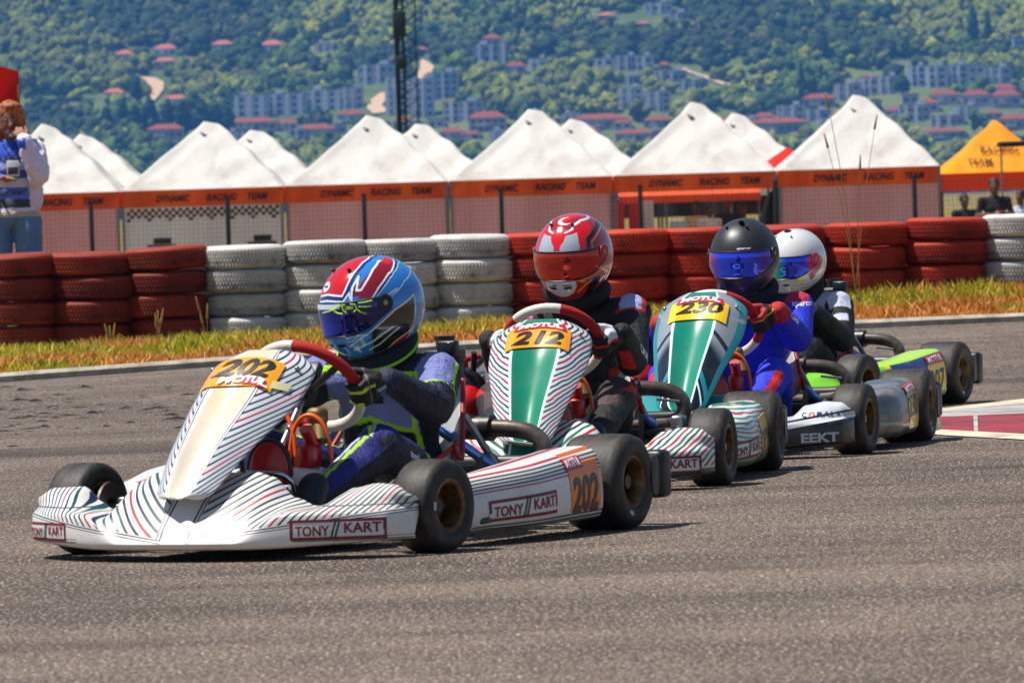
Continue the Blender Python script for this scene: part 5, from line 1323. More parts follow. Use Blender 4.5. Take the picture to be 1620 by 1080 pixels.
m_shell = mat('gloss_helmet_shell', lambda nt: attr(nt), .12, coat=.9); m_shellm = mat('matt_helmet_shell', lambda nt: attr(nt), .42, coat=.1)
m_lin = mat('helmet_lining', '#101012', .9)
def visor_mat(k):
    def col(nt):
        x, y, z = objc(nt)
        ang = y*6 + noise(nt, 3, 1)*1.2
        if k == 'a': return mix(nt, (y+.01).ss(-.05, .12), '#1a48f0', '#141c68')
        if k == 'b': return mix(nt, (y*1.0).ss(-.04, .10), '#c02a0c', '#b00c18')
        if k == 'c': return mix(nt, y.ss(-.12, -.05), '#b018a0', mix(nt, y.ss(.04, .12), '#2850ff', '#40209c'))
        return mix(nt, y.ss(-.02, .05), '#10c890', mix(nt, y.ss(.105, .12), '#1438e0', '#c02850'))
    return mat('mirrored_visor_'+k, col, .06, metal=.75, coat=.8)
def make_helmet(k, parent, C, yaw, pitch, roll=0):
    M_ = Matrix.Translation(C) @ rotm(yaw, pitch, roll).to_4x4()
    nl, np_ = (460, 280) if k in 'ab' else (280, 170)
    lam = np.linspace(-math.pi, math.pi, nl, endpoint=False); 
    def lowphi(l): return R(-58) + R(-4)*max(math.cos(l), 0) + R(10)*max(-math.cos(l), 0)
    V = []; LA = []; PH = []
    for l in lam:
        lo = lowphi(l)
        for j in range(np_):
            ph = lo + (math.pi/2*.999-lo)*j/(np_-1); V.append(helm_r(l, ph)); LA.append(math.degrees(l)); PH.append(math.degrees(ph))
    V = np.array([v[:] for v in V]); i = np.arange(nl)[:, None]; j = np.arange(np_-1)[None]
    a = i*np_+j; b = ((i+1) % nl)*np_+j; F = np.stack([a, b, b+1, a+1], -1).reshape(-1, 4)
    col = helmet_paint(k, np.array(LA), np.array(PH))
    sh = fast_obj('helmet', V, F, m_shellm if k == 'c' else m_shell, parent, col, True); sh.matrix_basis = M_
    def loc(name, shape, m, ang=40, par=None): return obj(name, shape, m, par or sh, angle=ang)
    # lining, bottom trim
    loc('lining', grid(lambda l, v: helm_r(l, lowphi(l)+R(3), -.012)*(1-.35*v) + Vector((0, 0, -.0*v)), [2*math.pi*q/40-math.pi for q in range(40)], [0, .33, .66, 1], cu=True), m_lin)
    loc('bottom_trim', tube([helm_r(l, lowphi(l), .001) for l in [2*math.pi*q/48-math.pi for q in range(48)]], .005, 8, closed=True), m_blk)
    # visor: upper and lower edges converge on the pivots
    def vt(l): d = abs(math.degrees(l)); return R(interp(d, [(0, 11), (50, 11), (70, 13), (82, 12)]))
    def vb(l): d = abs(math.degrees(l)); return R(interp(d, [(0, -26), (38, -25), (58, -18), (72, -8), (82, -2)]))
    LL = [R(-82+164*q/64) for q in range(65)]
    vz = loc('visor', grid(lambda l, v: helm_r(l, vb(l)+(vt(l)-vb(l))*v, .0035), LL, [q/14 for q in range(15)]), visor_mat(k), 0); md = vz.modifiers.new('s', 'SOLIDIFY'); md.thickness = .003
    loc('visor_edge', join(tube([helm_r(l, vt(l), .003) for l in LL], .0025, 6), tube([helm_r(l, vb(l), .003) for l in LL], .0025, 6)), m_blk)
    for s in (-1, 1):
        p0 = helm_r(s*R(76), R(6), .003); dr = Vector((.25, s*1, 0)).normalized()
        loc('visor_pivot', join(tube([p0-dr*.002, p0+dr*.004], .024, 20)), m_blk if k in 'ac' else (mat('red_pivot', '#b01418', .3) if k == 'b' else mat('pink_pivot', '#c83050', .3)))
        loc('pivot_screw', tube([p0, p0+dr*.0065], .007, 12), m_alu)
    if k in 'abcd':
        for s in (-1, 1): loc('vent_scoop', ell(helm_r(s*R(26), R(52), .001), (.012, .006, .005), rotm(s*R(26), R(-30)), 10, 6), m_blk if k != 'd' else mat('pale_vent', '#e0dcc8', .4))
        loc('chin_vent', join(*[panel(lambda a, b, off: helm_r(R(s*14+a*14), R(-37+b*4), off+.0015), 0, nx=4, ny=2) for s in (-1, 1)]), m_blk)
    tx = {'a': None, 'b': None, 'c': ('SPARCO', 0.0, 15.5, 24, 3.6, m_wprint)}.get(k)
    if tx:
        s, l0, p0, wl, hp_, mm = tx; loc('lettering', mapped(text_shape(s.lower(), .2, .03, 6), lambda a, b, off: helm_r(R(l0+16+a*wl), R(p0+b*hp_), .0015), 0), mm)
    if k == 'a':
        loc('visor_strip', grid(lambda l, v: helm_r(l, R(4.5 + 6*v), .0045), [R(-50+q*4) for q in range(19)], [0, .5, 1]), mat('pale_visor_strip', '#c8d0dc', .3))
        tips = [tube([helm_r(R(l), R(p), .0075) for l, p in pts], .0022, 6) for pts in ([(14, 3), (20, 7), (28, 9)], [(14, 3), (20, 0), (26, -1)], [(46, 9), (54, 9), (62, 10)], [(46, 5), (54, 4), (60, 4)], [(44, 2), (48, -1), (54, -3)], [(36, 9), (42, 8), (44, 3), (40, 0)], [(30, 9), (26, 6), (28, 2), (31, 0)], [(-4, 1), (8, 3), (16, 5)])]
        loc('visor_graphic', join(*tips), mat('lime_print', '#b8e020', .4))
        loc('visor_lettering', mapped(text_shape('OMR', .2, .05, 4), lambda a, b, off: helm_r(R(35-a*-11), R(5+b*4), .0075), 0), mat('lime_print_b', '#b8e020', .4))
    if k == 'c': loc('top_spoiler', ell(helm_r(R(10), R(66), .0), (.03, .012, .006), rotm(R(10), R(-18)), 12, 8), m_blk)
    if k == 'd': loc('top_vent', ell(helm_r(R(0), R(72), .002), (.022, .018, .005), rotm(0, R(-12)), 12, 8), m_blk)
    return sh

# ---- bodies
def seg_par(P, A, B):
    A, B = np.array(A), np.array(B); d = B-A; L = max(np.dot(d, d), 1e-9); t = np.clip(((P-A) @ d)/L, 0, 1); q = A+t[:, None]*d
    return t, np.linalg.norm(P-q, axis=1), P-q
def body_mesh(name, J, Rd, parent, voxel, m, shoes=True, disp=.008, head=False, neck=True, smooth_it=4, torso_w=1.0, fac=.5):
    """J: joints dict; Rd: radii. arms (shL elL wrL) legs (hipL knL anL)"""
    V = lambda k: Vector(J[k]); S = []
    pel, bel, che, nec = V('pel'), V('bel'), V('che'), V('nec')
    up = (nec-pel).normalized()
    fwd = Vector(J.get('fwd', (1, 0, 0))); left = up.cross(fwd).normalized(); fwd = left.cross(up).normalized()
    RM = Matrix((fwd, left, up)).transposed(); tw = torso_w
    hgt = (nec-pel).length
    for q, a, b, c in ((pel, .115, .165*tw, .10), ((pel+bel)/2, .112, .158*tw, .10), (bel, .108, .152*tw, .10), ((bel+che)/2, .115, .162*tw, .11), (che, .115, .175*tw, .11), (che.lerp(nec, .45), .095, .165*tw, .08)):
        S.append(ell(q, (a, b, c), RM, 20, 12))
    shm = (V('shL')+V('shR'))/2
    S.append(cone(V('shL')*.86+shm*.14, V('shR')*.86+shm*.14, .066*tw, .066*tw))
    S.append(cone(che.lerp(nec, .5), nec, .075, .058)); S.append(cone(nec, nec + up*.05, .056, .054))
    for s in 'LR':
        sh, el, wr = V('sh'+s), V('el'+s), V('wr'+s)
        S.append(ell(sh, (.070, .070, .070), None, 14, 8)); S.append(cone(sh, el, Rd['ua'], Rd['ua']*.82)); S.append(cone(el, wr, Rd['ua']*.84, Rd['fa']))
        hp, kn, an = V('hip'+s), V('kn'+s), V('an'+s)
        S.append(cone(hp, kn, Rd['th'], Rd['th']*.76)); S.append(cone(kn, kn.lerp(an, .4), Rd['th']*.76, Rd['ca'])); S.append(cone(kn.lerp(an, .4), an, Rd['ca'], Rd['ca']*.72))
    if head:
        hc = V('head'); S.append(ell(hc, (.095, .076, .118), None, 18, 12)); S.append(cone(nec, hc-Vector((0, 0, .05)), .052, .052))
        hf = Vector(J['face']).normalized(); S.append(cone(hc+hf*.085+Vector((0, 0, .005)), hc+hf*.108+Vector((0, 0, -.018)), .010, .014)); S.append(ell(hc+hf*.062+Vector((0, 0, -.075)), (.04, .04, .032)))
    return remeshed(name, S, voxel, m, parent, smooth_it, disp, .09, fac)
def limb_frame(P, A, B, ref):
    """t along, angle from ref about the limb, distance"""
    A = np.array(A, float); B = np.array(B, float); d = (B-A)/np.linalg.norm(B-A); t, dist, off = seg_par(P, A, B)
    r = np.array(ref, float); r -= d*np.dot(r, d); r /= np.linalg.norm(r); b = np.cross(d, r)
    return t, np.degrees(np.arctan2(off @ b, off @ r)), dist
def hand(name, parent, wrist, C, ang, side, mat_, voxel=.0032, curl=1.0, colf=None):
    """glove gripping the wheel rim at angle ang; wrist = forearm end"""
    P0 = rim_pt(C, ang); T = (rim_pt(C, ang+.01)-rim_pt(C, ang-.01)).normalized()       # along the rim, counter-clockwise
    O = (P0-C).normalized(); N = SWN
    wr = Vector(wrist); S = []
    rt = .0165
    up = T if (T.z > 0) else -T                                                        # index finger is uppermost
    rp = lambda s, a, r: rim_pt(C, ang) + up*s - O*(s*s*2.5) + (O*math.cos(a) + N*math.sin(a))*r
    palm = P0 + O*.030 + N*.012
    # palm: slab outside the rim from the knuckles back to the wrist
    for s in (-.030, -.012, .008, .028):
        kn = rp(s, R(18), rt+.022); S.append(cone(kn, wr.lerp(palm + up*s*.6, .42), .0165, .021, 10, 3)); S.append(cone(rp(s, R(55), rt+.016), kn, .014, .015, 10, 3))
    S.append(cone(wr.lerp(palm, .45), wr, .027, .033, 14, 4)); S.append(ell(palm.lerp(wr, .35), (.030, .030, .030)))
    lens = (.9, 1.0, 1.06, .96)                                                         # little .. index
    for i, s in enumerate((-.031, -.011, .010, .031)):
        q = lens[i]*curl; A = [R(18), R(18-58*q), R(18-118*q), R(18-176*q)]; rr = [rt+.0225, rt+.0145, rt+.0115, rt+.0095]; rad = [.0112, .0105, .0098, .0088]
        pts = [rp(s*(1-.05*j) + (.002*(i-1.5)), a, r) for j, (a, r) in enumerate(zip(A, rr))]
        for j in range(3): S.append(cone(pts[j], pts[j+1], rad[j]*(.93 if i == 0 else 1), rad[j+1]*(.93 if i == 0 else 1), 10, 3))
    # thumb leaves the side of the palm near its base and closes over the driver's side of the rim
    th = [palm.lerp(wr, .40) + up*.022 + N*.010, rp(.040, R(62), rt+.022), rp(.050, R(115), rt+.013), rp(.054, R(165), rt+.010)]
    for j, r0 in enumerate((.0165, .0125, .0108)): S.append(cone(th[j], th[j+1], r0, (.0125, .0108, .0092)[j], 10, 3))
    h = remeshed(name, S, voxel, mat_, parent, 2, 0)
    if colf is not None: paint(h.data, colf(coords(h.data), palm, wr, P0, O, N, up))
    return h
m_suit = mat('race_suit_fabric', lambda nt: attr(nt), .68, bump=lambda nt: noise(nt, 11, 5, .62, (1.6, 1, .7)) + noise(nt, 300, 1)*.1, bstr=.9, bdist=.035)
m_glove = mat('glove_fabric', lambda nt: attr(nt), .7, bump=lambda nt: noise(nt, 60, 3), bstr=.4, bdist=.004)
m_leather = mat('race_shoe', '#16161c', .5)
def txt_on(parent, s, org, ax, ay, w_, h_, m, bm_obj, bold=.02, name='lettering'):
    """lettering laid on a body: project each vertex onto the surface"""
    org, ax, ay = Vector(org), Vector(ax).normalized(), Vector(ay).normalized(); nrm = ax.cross(ay).normalized()
    V, F = text_shape(s, 0.1, bold, 6); out = []
    for v in V:
        p = org + ax*(v[0]*w_) + ay*(v[1]*h_); ok, hit, n, _ = bm_obj.ray_cast(p + nrm*.25, -nrm, distance=.5)
        out.append((hit + nrm*.003) if ok else p)
    return obj(name, (out, F), m, parent, smooth=False)

def suit_cols(k, P, J):
    n = len(P); c = np.zeros((n, 3)); x, y, z = P[:, 0], P[:, 1], P[:, 2]
    # nearest segment
    segs = [('T', 'pel', 'nec')] + [(a+s, b+s, d+s) for s in 'LR' for a, b, d in (('U', 'sh', 'el'), ('F', 'el', 'wr'), ('H', 'hip', 'kn'), ('K', 'kn', 'an'))]
    rad = {'T': .15, 'U': .058, 'F': .048, 'H': .08, 'K': .06}; best = np.full(n, 9.); who = np.zeros(n, int); par = []
    for i, (nm, a, b) in enumerate(segs):
        t, ang, d = limb_frame(P, J[a], J[b], (0, 0, 1) if nm[0] != 'T' else (1, 0, 0)); par.append((t, ang, d)); q = d - rad[nm[0]]; m_ = q < best; best[m_] = q[m_]; who[m_] = i
    W_ = {s[0]: i for i, s in enumerate(segs)}
    def sel(nm): return who == W_[nm]
    if k == 'a':
        navy, wht, lime, blk = LC('#14143a'), LC('#7c82c0'), LC('#a8e018'), LC('#0a0a14')
        c[:] = LC('#0a0b20'); t, ang, d = par[0]; tor = sel('T')
        nx, nz = J['che'][0], J['che'][2]
        up_t = t; ay_ = np.abs(y - .0)
        c[tor] = LC('#0d0d22'); c[tor & (t > .68) & (ay_ > .05)] = wht*.8
        ch = tor & (t > .56 - .9*ay_) & (t < .68); c[ch] = wht
        c[tor & (np.abs(t - (.56-.9*ay_)) < .022) & (t < .66) & (ay_ < .13)] = lime
        c[tor & (np.abs(ay_-.125) < .006)] = lime
        c[tor & (ay_ > .135)] = LC('#101020')
        c[(t > .93) & tor] = LC('#101020'); c[(np.abs(t-.955) < .02) & tor] = lime
        for s in 'LR':
            sgn = 1 if s == 'L' else -1
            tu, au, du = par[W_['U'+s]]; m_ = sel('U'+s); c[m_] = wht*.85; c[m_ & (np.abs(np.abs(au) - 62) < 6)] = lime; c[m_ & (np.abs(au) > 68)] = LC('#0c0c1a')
            c[m_ & (tu > .66)] = LC('#0a0b20'); c[m_ & (np.abs(tu-.66) < .018)] = lime
            tf, af, df = par[W_['F'+s]]; m_ = sel('F'+s); c[m_] = LC('#0c0c26'); w2 = af*sgn
            c[m_ & (np.abs(af - sgn*110) < 12)] = lime; c[m_ & (np.abs(af - sgn*126) < 4)] = LC('#c8cce0'); c[m_ & (tf < .10) & (np.abs(af) < 40)] = lime*.9
            c[m_ & (tf > .95)] = LC('#12183c')
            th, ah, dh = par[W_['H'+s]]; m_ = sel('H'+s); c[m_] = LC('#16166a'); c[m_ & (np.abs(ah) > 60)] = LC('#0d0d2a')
            c[m_ & (np.abs(ah - sgn*20) < 9) & (th > .2)] = lime; c[m_ & (np.abs(ah - sgn*4) < 3.5) & (th > .35)] = LC('#c8cce0')
            c[m_ & (np.abs(th-.30) < .035) & (np.abs(ah) < 75) & (ah*sgn < 0)] = lime
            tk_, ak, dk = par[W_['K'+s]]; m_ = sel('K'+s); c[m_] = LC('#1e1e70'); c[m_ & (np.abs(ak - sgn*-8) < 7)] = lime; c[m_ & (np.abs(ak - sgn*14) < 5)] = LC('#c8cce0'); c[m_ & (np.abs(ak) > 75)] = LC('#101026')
            c[m_ & (tk_ > .85)] = LC('#101022')
    elif k == 'b':
        c[:] = LC('#0c0b0d'); t, ang, d = par[0]
        for s in 'LR':
            sgn = 1 if s == 'L' else -1; tu, au, du = par[W_['U'+s]]; m_ = sel('U'+s)
            c[m_ & (tu < .20) & (np.abs(au) < 50)] = LC('#b01010'); c[m_ & (tu < .16) & (np.abs(au) < 34)] = LC('#98a4d8')
            tf, af, df = par[W_['F'+s]]; m_ = sel('F'+s); c[m_ & (np.abs(af) > 152) & (tf > .12) & (tf < .75)] = LC('#c81008')
            pass
            th, ah, dh = par[W_['H'+s]]; m_ = sel('H'+s); c[m_ & (np.abs(ah) < 40) & (th > .35)] = LC('#38262a'); c[m_ & (np.abs(ah+sgn*75) < 16)] = LC('#b81010')
            tk_, ak, dk = par[W_['K'+s]]; m_ = sel('K'+s); c[m_ & (np.abs(ak) < 40) & (tk_ < .4)] = LC('#4a3438')
        m_ = sel('T') & (np.abs(y) > .13) & (t > .1) & (t < .5); c[m_] = LC('#a01010')
    elif k == 'c':
        c[:] = LC('#1428c8'); t, ang, d = par[0]; c[sel('T') & (t < .35)] = LC('#1020a0')
        for s in 'LR':
            sgn = 1 if s == 'L' else -1; tu, au, du = par[W_['U'+s]]; m_ = sel('U'+s); c[m_ & (tu < .22) & (np.abs(au) < 42)] = LC('#b8203c')
            tf, af, df = par[W_['F'+s]]; m_ = sel('F'+s); c[m_ & (tf > .86)] = LC('#b81018'); c[m_ & (np.abs(af-sgn*80) < 22) & (tf > .45)] = LC('#c01018')
            th, ah, dh = par[W_['H'+s]]; m_ = sel('H'+s); c[m_] = LC('#1c34d8'); c[m_ & (np.abs(ah+sgn*62) < 22) & (th < .75)] = LC('#d01808')
            tk_, ak, dk = par[W_['K'+s]]; m_ = sel('K'+s); c[m_] = LC('#1830d0'); c[m_ & (np.abs(ak+sgn*50) < 20)] = LC('#c81808')
        c[sel('T') & (np.abs(y) > .12) & (t < .45)] = LC('#c81408')
        c[sel('T') & (t > .90)] = LC('#141828')
    elif k == 'd':
        c[:] = LC('#08080a')
        for s in 'LR':
            tu, au, du = par[W_['U'+s]]; m_ = sel('U'+s); c[m_ & (tu < .30) & (np.abs(au) < 50)] = LC('#b8bcd4'); c[m_ & (tu > .5) & (tu < .70) & (np.abs(au) < 34)] = LC('#c0c4dc')
        c[sel('T') & (par[0][0] > .86) & (np.abs(y) > .06)] = LC('#9a9eb8')
    # a little real wear / fabric tone variation
    return c
def glove_col(k):
    def f(P, palm, wr, P0, O, N, up):
        O_ = np.array(O[:]); c = np.zeros((len(P), 3)); c[:] = LC({'a': '#121212', 'b': '#0c0c0e', 'c': '#180c10', 'd': '#101012'}[k]); d = (P-np.array(P0[:])); s = d @ np.array(up[:]); o = d @ O_; n_ = d @ np.array(N[:])
        tw = np.clip(((P-np.array(P0[:])) @ (np.array((wr-P0)[:])))/((wr-P0).length**2), 0, 1)
        if k == 'a': c[(np.abs(s-.018) < .004) & (tw < .5)] = LC('#c8e030'); c[(tw > .5) & (np.abs(s) < .006)] = LC('#8a9098'); c[(tw > .6) & (s < -.012)] = LC('#1c6aa8'); c[(s < -.024) & (o < .02)] = LC('#b8e020'); pass; c[(np.abs(tw-.30) < .03)] = LC('#5a5a5e')
        if k == 'b': c[(s > .012) & (tw > .12) & (tw < .6)] = LC('#c8ccd4'); c[(np.abs(s-.008) < .006) & (tw < .6)] = LC('#d01018'); pass
        if k == 'c': c[:] = LC('#120c0e'); c[(tw > .62)] = LC('#a81018'); c[(s > .016) & (tw < .4)] = LC('#a01018'); c[(np.abs(s-.024) < .0025)] = LC('#d8d020'); 
        return c
    return f
def driver(k, kart, sw, dz, helm_local, yaw, pitch, label, hroll=0, lean=0.0, voxel=.0055, angL=-8, angR=188, tuck=0.0, arm=.47, elb=None, elz=0.0, name='person'):
    t = empty(name, kart.location[:]); t.rotation_euler = kart.rotation_euler
    hx, hy, hz = helm_local
    nz = hz - .150; nx = hx - .045
    J = dict(pel=(-.845, 0, .17), bel=(-.835+lean*.3, 0, .17+(nz-.17)*.34), che=(-.81+lean*.7, hy*.7, .17+(nz-.17)*.70), nec=(nx, hy, nz), fwd=(1, 0, .2))
    shz = nz - .055
    J['shL'] = (nx+.005, hy+.185, shz); J['shR'] = (nx+.015-tuck*.6, hy-.185+tuck, shz-tuck*.5)
    aL, aR = R(angL), R(angR)
    for s, a, sg in (('L', aL, 1), ('R', aR, -1)):
        P0 = rim_pt(sw, a); O = (P0-sw).normalized(); wr = P0 + O*.058 + SWN*.062 + Vector((0, sg*.012, -.012)); J['wr'+s] = tuple(wr)
        sh = Vector(J['sh'+s]); mid = (sh+wr)/2; L = (wr-sh).length; U_, F_ = arm/2, arm/2
        h_ = math.sqrt(max(((U_+F_)/2)**2 - (L/2)**2, .0016)); dn = Vector((-.15, sg*.42, -.90+elz)).normalized(); dn = (dn - (wr-sh).normalized()*dn.dot((wr-sh).normalized())).normalized()
        J['el'+s] = tuple(mid + dn*min(h_, .15))
        if elb and (s == 'L' or not tuck): J['el'+s] = (elb[0], elb[1]*sg, elb[2])
        J['hip'+s] = (-.79, sg*.10, .155); J['kn'+s] = (-.375, sg*.205, .275+dz*.3); J['an'+s] = (-.02, sg*.165, .125)
    Rd = dict(ua=.068, fa=.037, th=.090, ca=.056)
    b = body_mesh('body', J, Rd, t, voxel, m_suit, disp=.013)
    paint(b.data, suit_cols(k, coords(b.data), J))
    for s, a, sg in (('L', aL, 1), ('R', aR, -1)):
        hand('glove', t, J['wr'+s], sw, a, sg, m_glove, colf=glove_col(k))
        # cuff between glove and sleeve
        wr, el = Vector(J['wr'+s]), Vector(J['el'+s]); d = (el-wr).normalized()
        shoe = join(cone(Vector(J['an'+s])+Vector((-.01, 0, -.03)), (.085, sg*.165, .105), .042, .036), cone((.085, sg*.165, .105), (.135, sg*.165, .15), .036, .028))
        remeshed('shoe', [shoe, cone(J['an'+s], Vector(J['an'+s])+Vector((-.04, 0, .05)), .046, .046)], .006, m_leather, t, 3)
    # collar
    up = (Vector(J['nec'])-Vector(J['che'])).normalized(); nc = Vector(J['nec'])
    Mq = Matrix.Translation(nc + up*.035) @ up.to_track_quat('Z', 'Y').to_matrix().to_4x4()
    colm = {'a': mat('neck_collar_a', '#12141c', .8), 'b': mat('neck_collar_b', '#0a0a0c', .8), 'c': mat('neck_collar_c', '#10141c', .8), 'd': mat('neck_collar_d', '#0c0c0e', .8)}[k]
    obj('neck_support', xf(lathe([(.062, -.03), (.092, -.035), (.115, -.015), (.118, .008), (.10, .028), (.07, .034), (.06, .01)], (0, 0, 0), 'z', 36), Mq), colm, t, angle=0)
    if k == 'a':
        obj('collar_piping', join(*[xf(tube([Vector((r_*math.cos(q), r_*math.sin(q), h_)) for q in [2*math.pi*i/36 for i in range(36)]], .0045, 6, closed=True), Mq) for r_, h_ in ((.119, .004), (.104, -.028))]), mat('lime_piping', '#98dc18', .6), t)
    hm_ = make_helmet(k, t, Vector(helm_local), yaw, pitch, hroll)
    tag(t, label, 'person', 'kart drivers')
    bpy.context.view_layer.update()
    return t, b, J
dA = driver('a', KO['a'][0], KO['a'][5], 0, (-.695, .026, .668), R(-26), R(6), 'driver in blue and red helmet, navy and lime suit, in the leading kart', angL=-6, angR=180, arm=.42, elb=(-.60, .265, .375))
dB = driver('b', KO['b'][0], KO['b'][5], .05, (-.70, .030, .765), R(-14), R(5), 'driver in red helmet with crescent and star and black suit, in the second kart', angL=-2, angR=186, tuck=.06, elb=(-.57, .235, .405))
dC = driver('c', KO['c'][0], KO['c'][5], .03, (-.69, .045, .722), R(-4), R(3), 'driver in matt black helmet and blue suit with red cuffs, in the third kart', angL=6, angR=186, elb=(-.56, .26, .415))
dD = driver('d', KO['d'][0], KO['d'][5], 0, (-.66, .04, .655), R(-8), R(3), 'driver in white helmet and black suit, in the last kart', angL=-4, angR=186)
navyp = mat('navy_suit_print', '#1a1c48', .6); whp = mat('white_suit_print', '#d8dcec', .6)
def on(d, s, org, ax, ay, w_, h_, m): txt_on(d[0], s, org, ax, ay, w_, h_, m, d[1])
JA = dA[2]; shL, elL, wrL = [Vector(JA[q]) for q in ('shL', 'elL', 'wrL')]
on(dA, 'OMR', (JA['che'][0]+.1, .09, JA['che'][2]+.07), (0, 1, 0), (-.3, 0, 1), .085, .035, navyp)
on(dA, 'RACING', shL.lerp(elL, .25), Vector((-.6, .8, 0)), (0, 0, 1), .075, .022, navyp); on(dA, 'GT', shL.lerp(elL, .55), Vector((-.6, .8, 0)), (0, 0, 1), .05, .03, navyp)
hp, kn = Vector(JA['hipL']), Vector(JA['knL']); on(dA, 'speed', hp.lerp(kn, .72)+Vector((0, 0, .0)), (hp-kn), (0, .0, 1), .085, .030, whp)
JB = dB[2]; on(dB, 'CKR', Vector(JB['elL']).lerp(Vector(JB['wrL']), .3), Vector(JB['elL'])-Vector(JB['wrL']), (0, 0, 1), .09, .03, whp)
hp, kn = Vector(JB['hipL']), Vector(JB['knL']); on(dB, 'M', hp.lerp(kn, .62), (hp-kn), (0, 0, 1), .045, .06, whp)
JC = dC[2]; on(dC, 'sparco', Vector(JC['shL'])+Vector((.02, .02, .02)), (-.3, .9, 0), (0, 0, 1), .085, .022, whp); on(dC, 'OMP', Vector(JC['wrL']).lerp(Vector(JC['elL']), .3), Vector(JC['elL'])-Vector(JC['wrL']), (0, 0, 1), .07, .024, whp)

# ---- spectators
m_cloth = mat('everyday_cloth', lambda nt: attr(nt), .85, bump=lambda nt: noise(nt, 14, 4, .6), bstr=.9, bdist=.03)
m_hair = mat('brown_hair', lambda nt: mix(nt, noise(nt, 60, 3, .7, (1, 1, .15)).ss(.35, .65), '#b8642a', '#5c3014'), .55, bump=lambda nt: noise(nt, 80, 3, .6, (1, 1, .1)), bstr=.8, bdist=.01)
m_skin = mat('skin', '#9a6850', .7)
def stander(loc, rz, scale, J, colf, voxel=.012, rd=None):
    t = empty('person', loc, rz); t.scale = (scale,)*3
    b = body_mesh('body', J, rd or dict(ua=.055, fa=.036, th=.090, ca=.056), t, voxel, m_cloth, head=True, disp=.02, fac=.5, smooth_it=2)
    paint(b.data, colf(coords(b.data), J)); return t, b
base = dict(pel=(0, 0, .95), bel=(0, 0, 1.10), che=(0, 0, 1.28), nec=(0, 0, 1.46), fwd=(1, 0, 0), shL=(0, .19, 1.40), shR=(0, -.19, 1.40), elL=(.0, .25, 1.12), elR=(0, -.25, 1.12), wrL=(.12, .22, .90), wrR=(.12, -.22, .90),
            hipL=(0, .10, .90), hipR=(0, -.10, .90), knL=(.02, .11, .49), knR=(.02, -.11, .49), anL=(-.02, .12, .09), anR=(-.02, -.12, .09), head=(.01, 0, 1.62), face=(1, 0, 0))
def shoes_for(t):
    for s in (-1, 1): remeshed('shoe', [cone((-.04, s*.12, .05), (.14, s*.13, .045), .045, .04), cone((-.02, s*.12, .1), (-.02, s*.12, .06), .05, .05)], .012, m_leather, t, 2)
def bare_hand(t, wr, tip, side, colr=None):
    """relaxed open hand: palm, four unequal bent fingers and a thumb off the palm's side"""
    wr, tip = Vector(wr), Vector(tip); d = (tip-wr).normalized(); sd = Vector((0, 1, 0)); sd = (sd-d*sd.dot(d)).normalized(); n = d.cross(sd); S = []
    pl = wr + d*.085
    for q in (-.028, -.009, .010, .028): S.append(cone(wr+d*.01+sd*q*.5, pl+sd*q, .018, .012, 8, 3))
    for q, L in ((-.030, .062), (-.010, .074), (.010, .080), (.030, .070)):
        a = pl+sd*q; b = a+d*L*.5+n*.010*side; c = b+d*L*.36+n*.026*side; S.append(cone(a, b, .0105, .0095, 8, 3)); S.append(cone(b, c, .0095, .008, 8, 3))
    a = wr+d*.03+sd*.028; b = a+d*.035+sd*.026+n*.008; c = b+d*.034+sd*.006; S += [cone(a, b, .014, .011, 8, 3), cone(b, c, .011, .009, 8, 3)]
    return remeshed('hand', S, .005, m_skin, t, 2)
# woman standing behind the tyres
J = dict(base); J.update(shL=(.0, .16, 1.40), elL=(.14, .21, 1.22), wrL=(.18, .11, 1.46), shR=(0, -.2, 1.40), elR=(.1, -.28, 1.14), wrR=(.24, -.08, 1.18), head=(.03, 0, 1.60), face=(1, .15, -.15))
def wcol(P, J):
    c = np.zeros((len(P), 3)); z = P[:, 2]; y = P[:, 1]; x = P[:, 0]; c[:] = LC('#d8d4ec')
    c[z < .97] = LC('#5c7ca4'); c[(z > .935) & (z < .975)] = LC('#b8a898')
    tab = (np.abs(y) < .125) & (x > .02) & (z > 1.0) & (z < 1.47); c[tab] = LC('#4c66b8')
    c[tab & (z > 1.0) & (z < 1.06)] = LC('#38404c'); c[tab & (z > 1.14) & (z < 1.20)] = LC('#c8c8e4'); c[tab & (z > 1.26) & (z < 1.31)] = LC('#b8bce0'); c[tab & (z > 1.06) & (z < 1.12)] = LC('#5878d0'); c[tab & (z > 1.36)] = LC('#2a50c0')
    hd = np.linalg.norm(P-np.array(J['head']), axis=1) < .135; c[(z > 1.475) & hd] = LC('#80503e'); c[(z > 1.455) & (np.abs(y) < .06) & (x > -.05) & hd] = LC('#70463a'); return c
wl = W(20, 300, 44.0); zg = ground(wl.x, 44.0)
wt, wb = stander((wl.x, 44.0, zg), -math.pi/2 + R(0), 1.0, J, wcol, rd=dict(ua=.078, fa=.058, th=.105, ca=.06)); shoes_for(wt)
H0 = Vector(J['head'])
hs = [ell(H0+Vector((-.025, 0, .045)), (.115, .105, .105)), ell(H0+Vector((-.04, .075, -.03)), (.06, .04, .12)), ell(H0+Vector((-.04, -.075, -.03)), (.06, .04, .12)), ell(H0+Vector((.045, .02, .100)), (.055, .07, .035))]
remeshed('hair', hs, .008, m_hair, wt, 3, .02, .05)
for s in (-1, 1):
    e = obj('eye', ell(H0+Vector((.087, s*.031+.012, .005)), (.010, .014, .008), n=10, k=8), mat('eye_white', '#5c4c42', .6), wt); obj('iris', ell(H0+Vector((.095, s*.031+.013, .004)), (.004, .006, .006), n=8, k=6), m_nk, e)
    obj('eyebrow', tube([H0+Vector((.088, s*.018+.012, .026)), H0+Vector((.088, s*.034+.012, .031)), H0+Vector((.078, s*.050+.012, .026))], .004, 6), m_hair, wt)
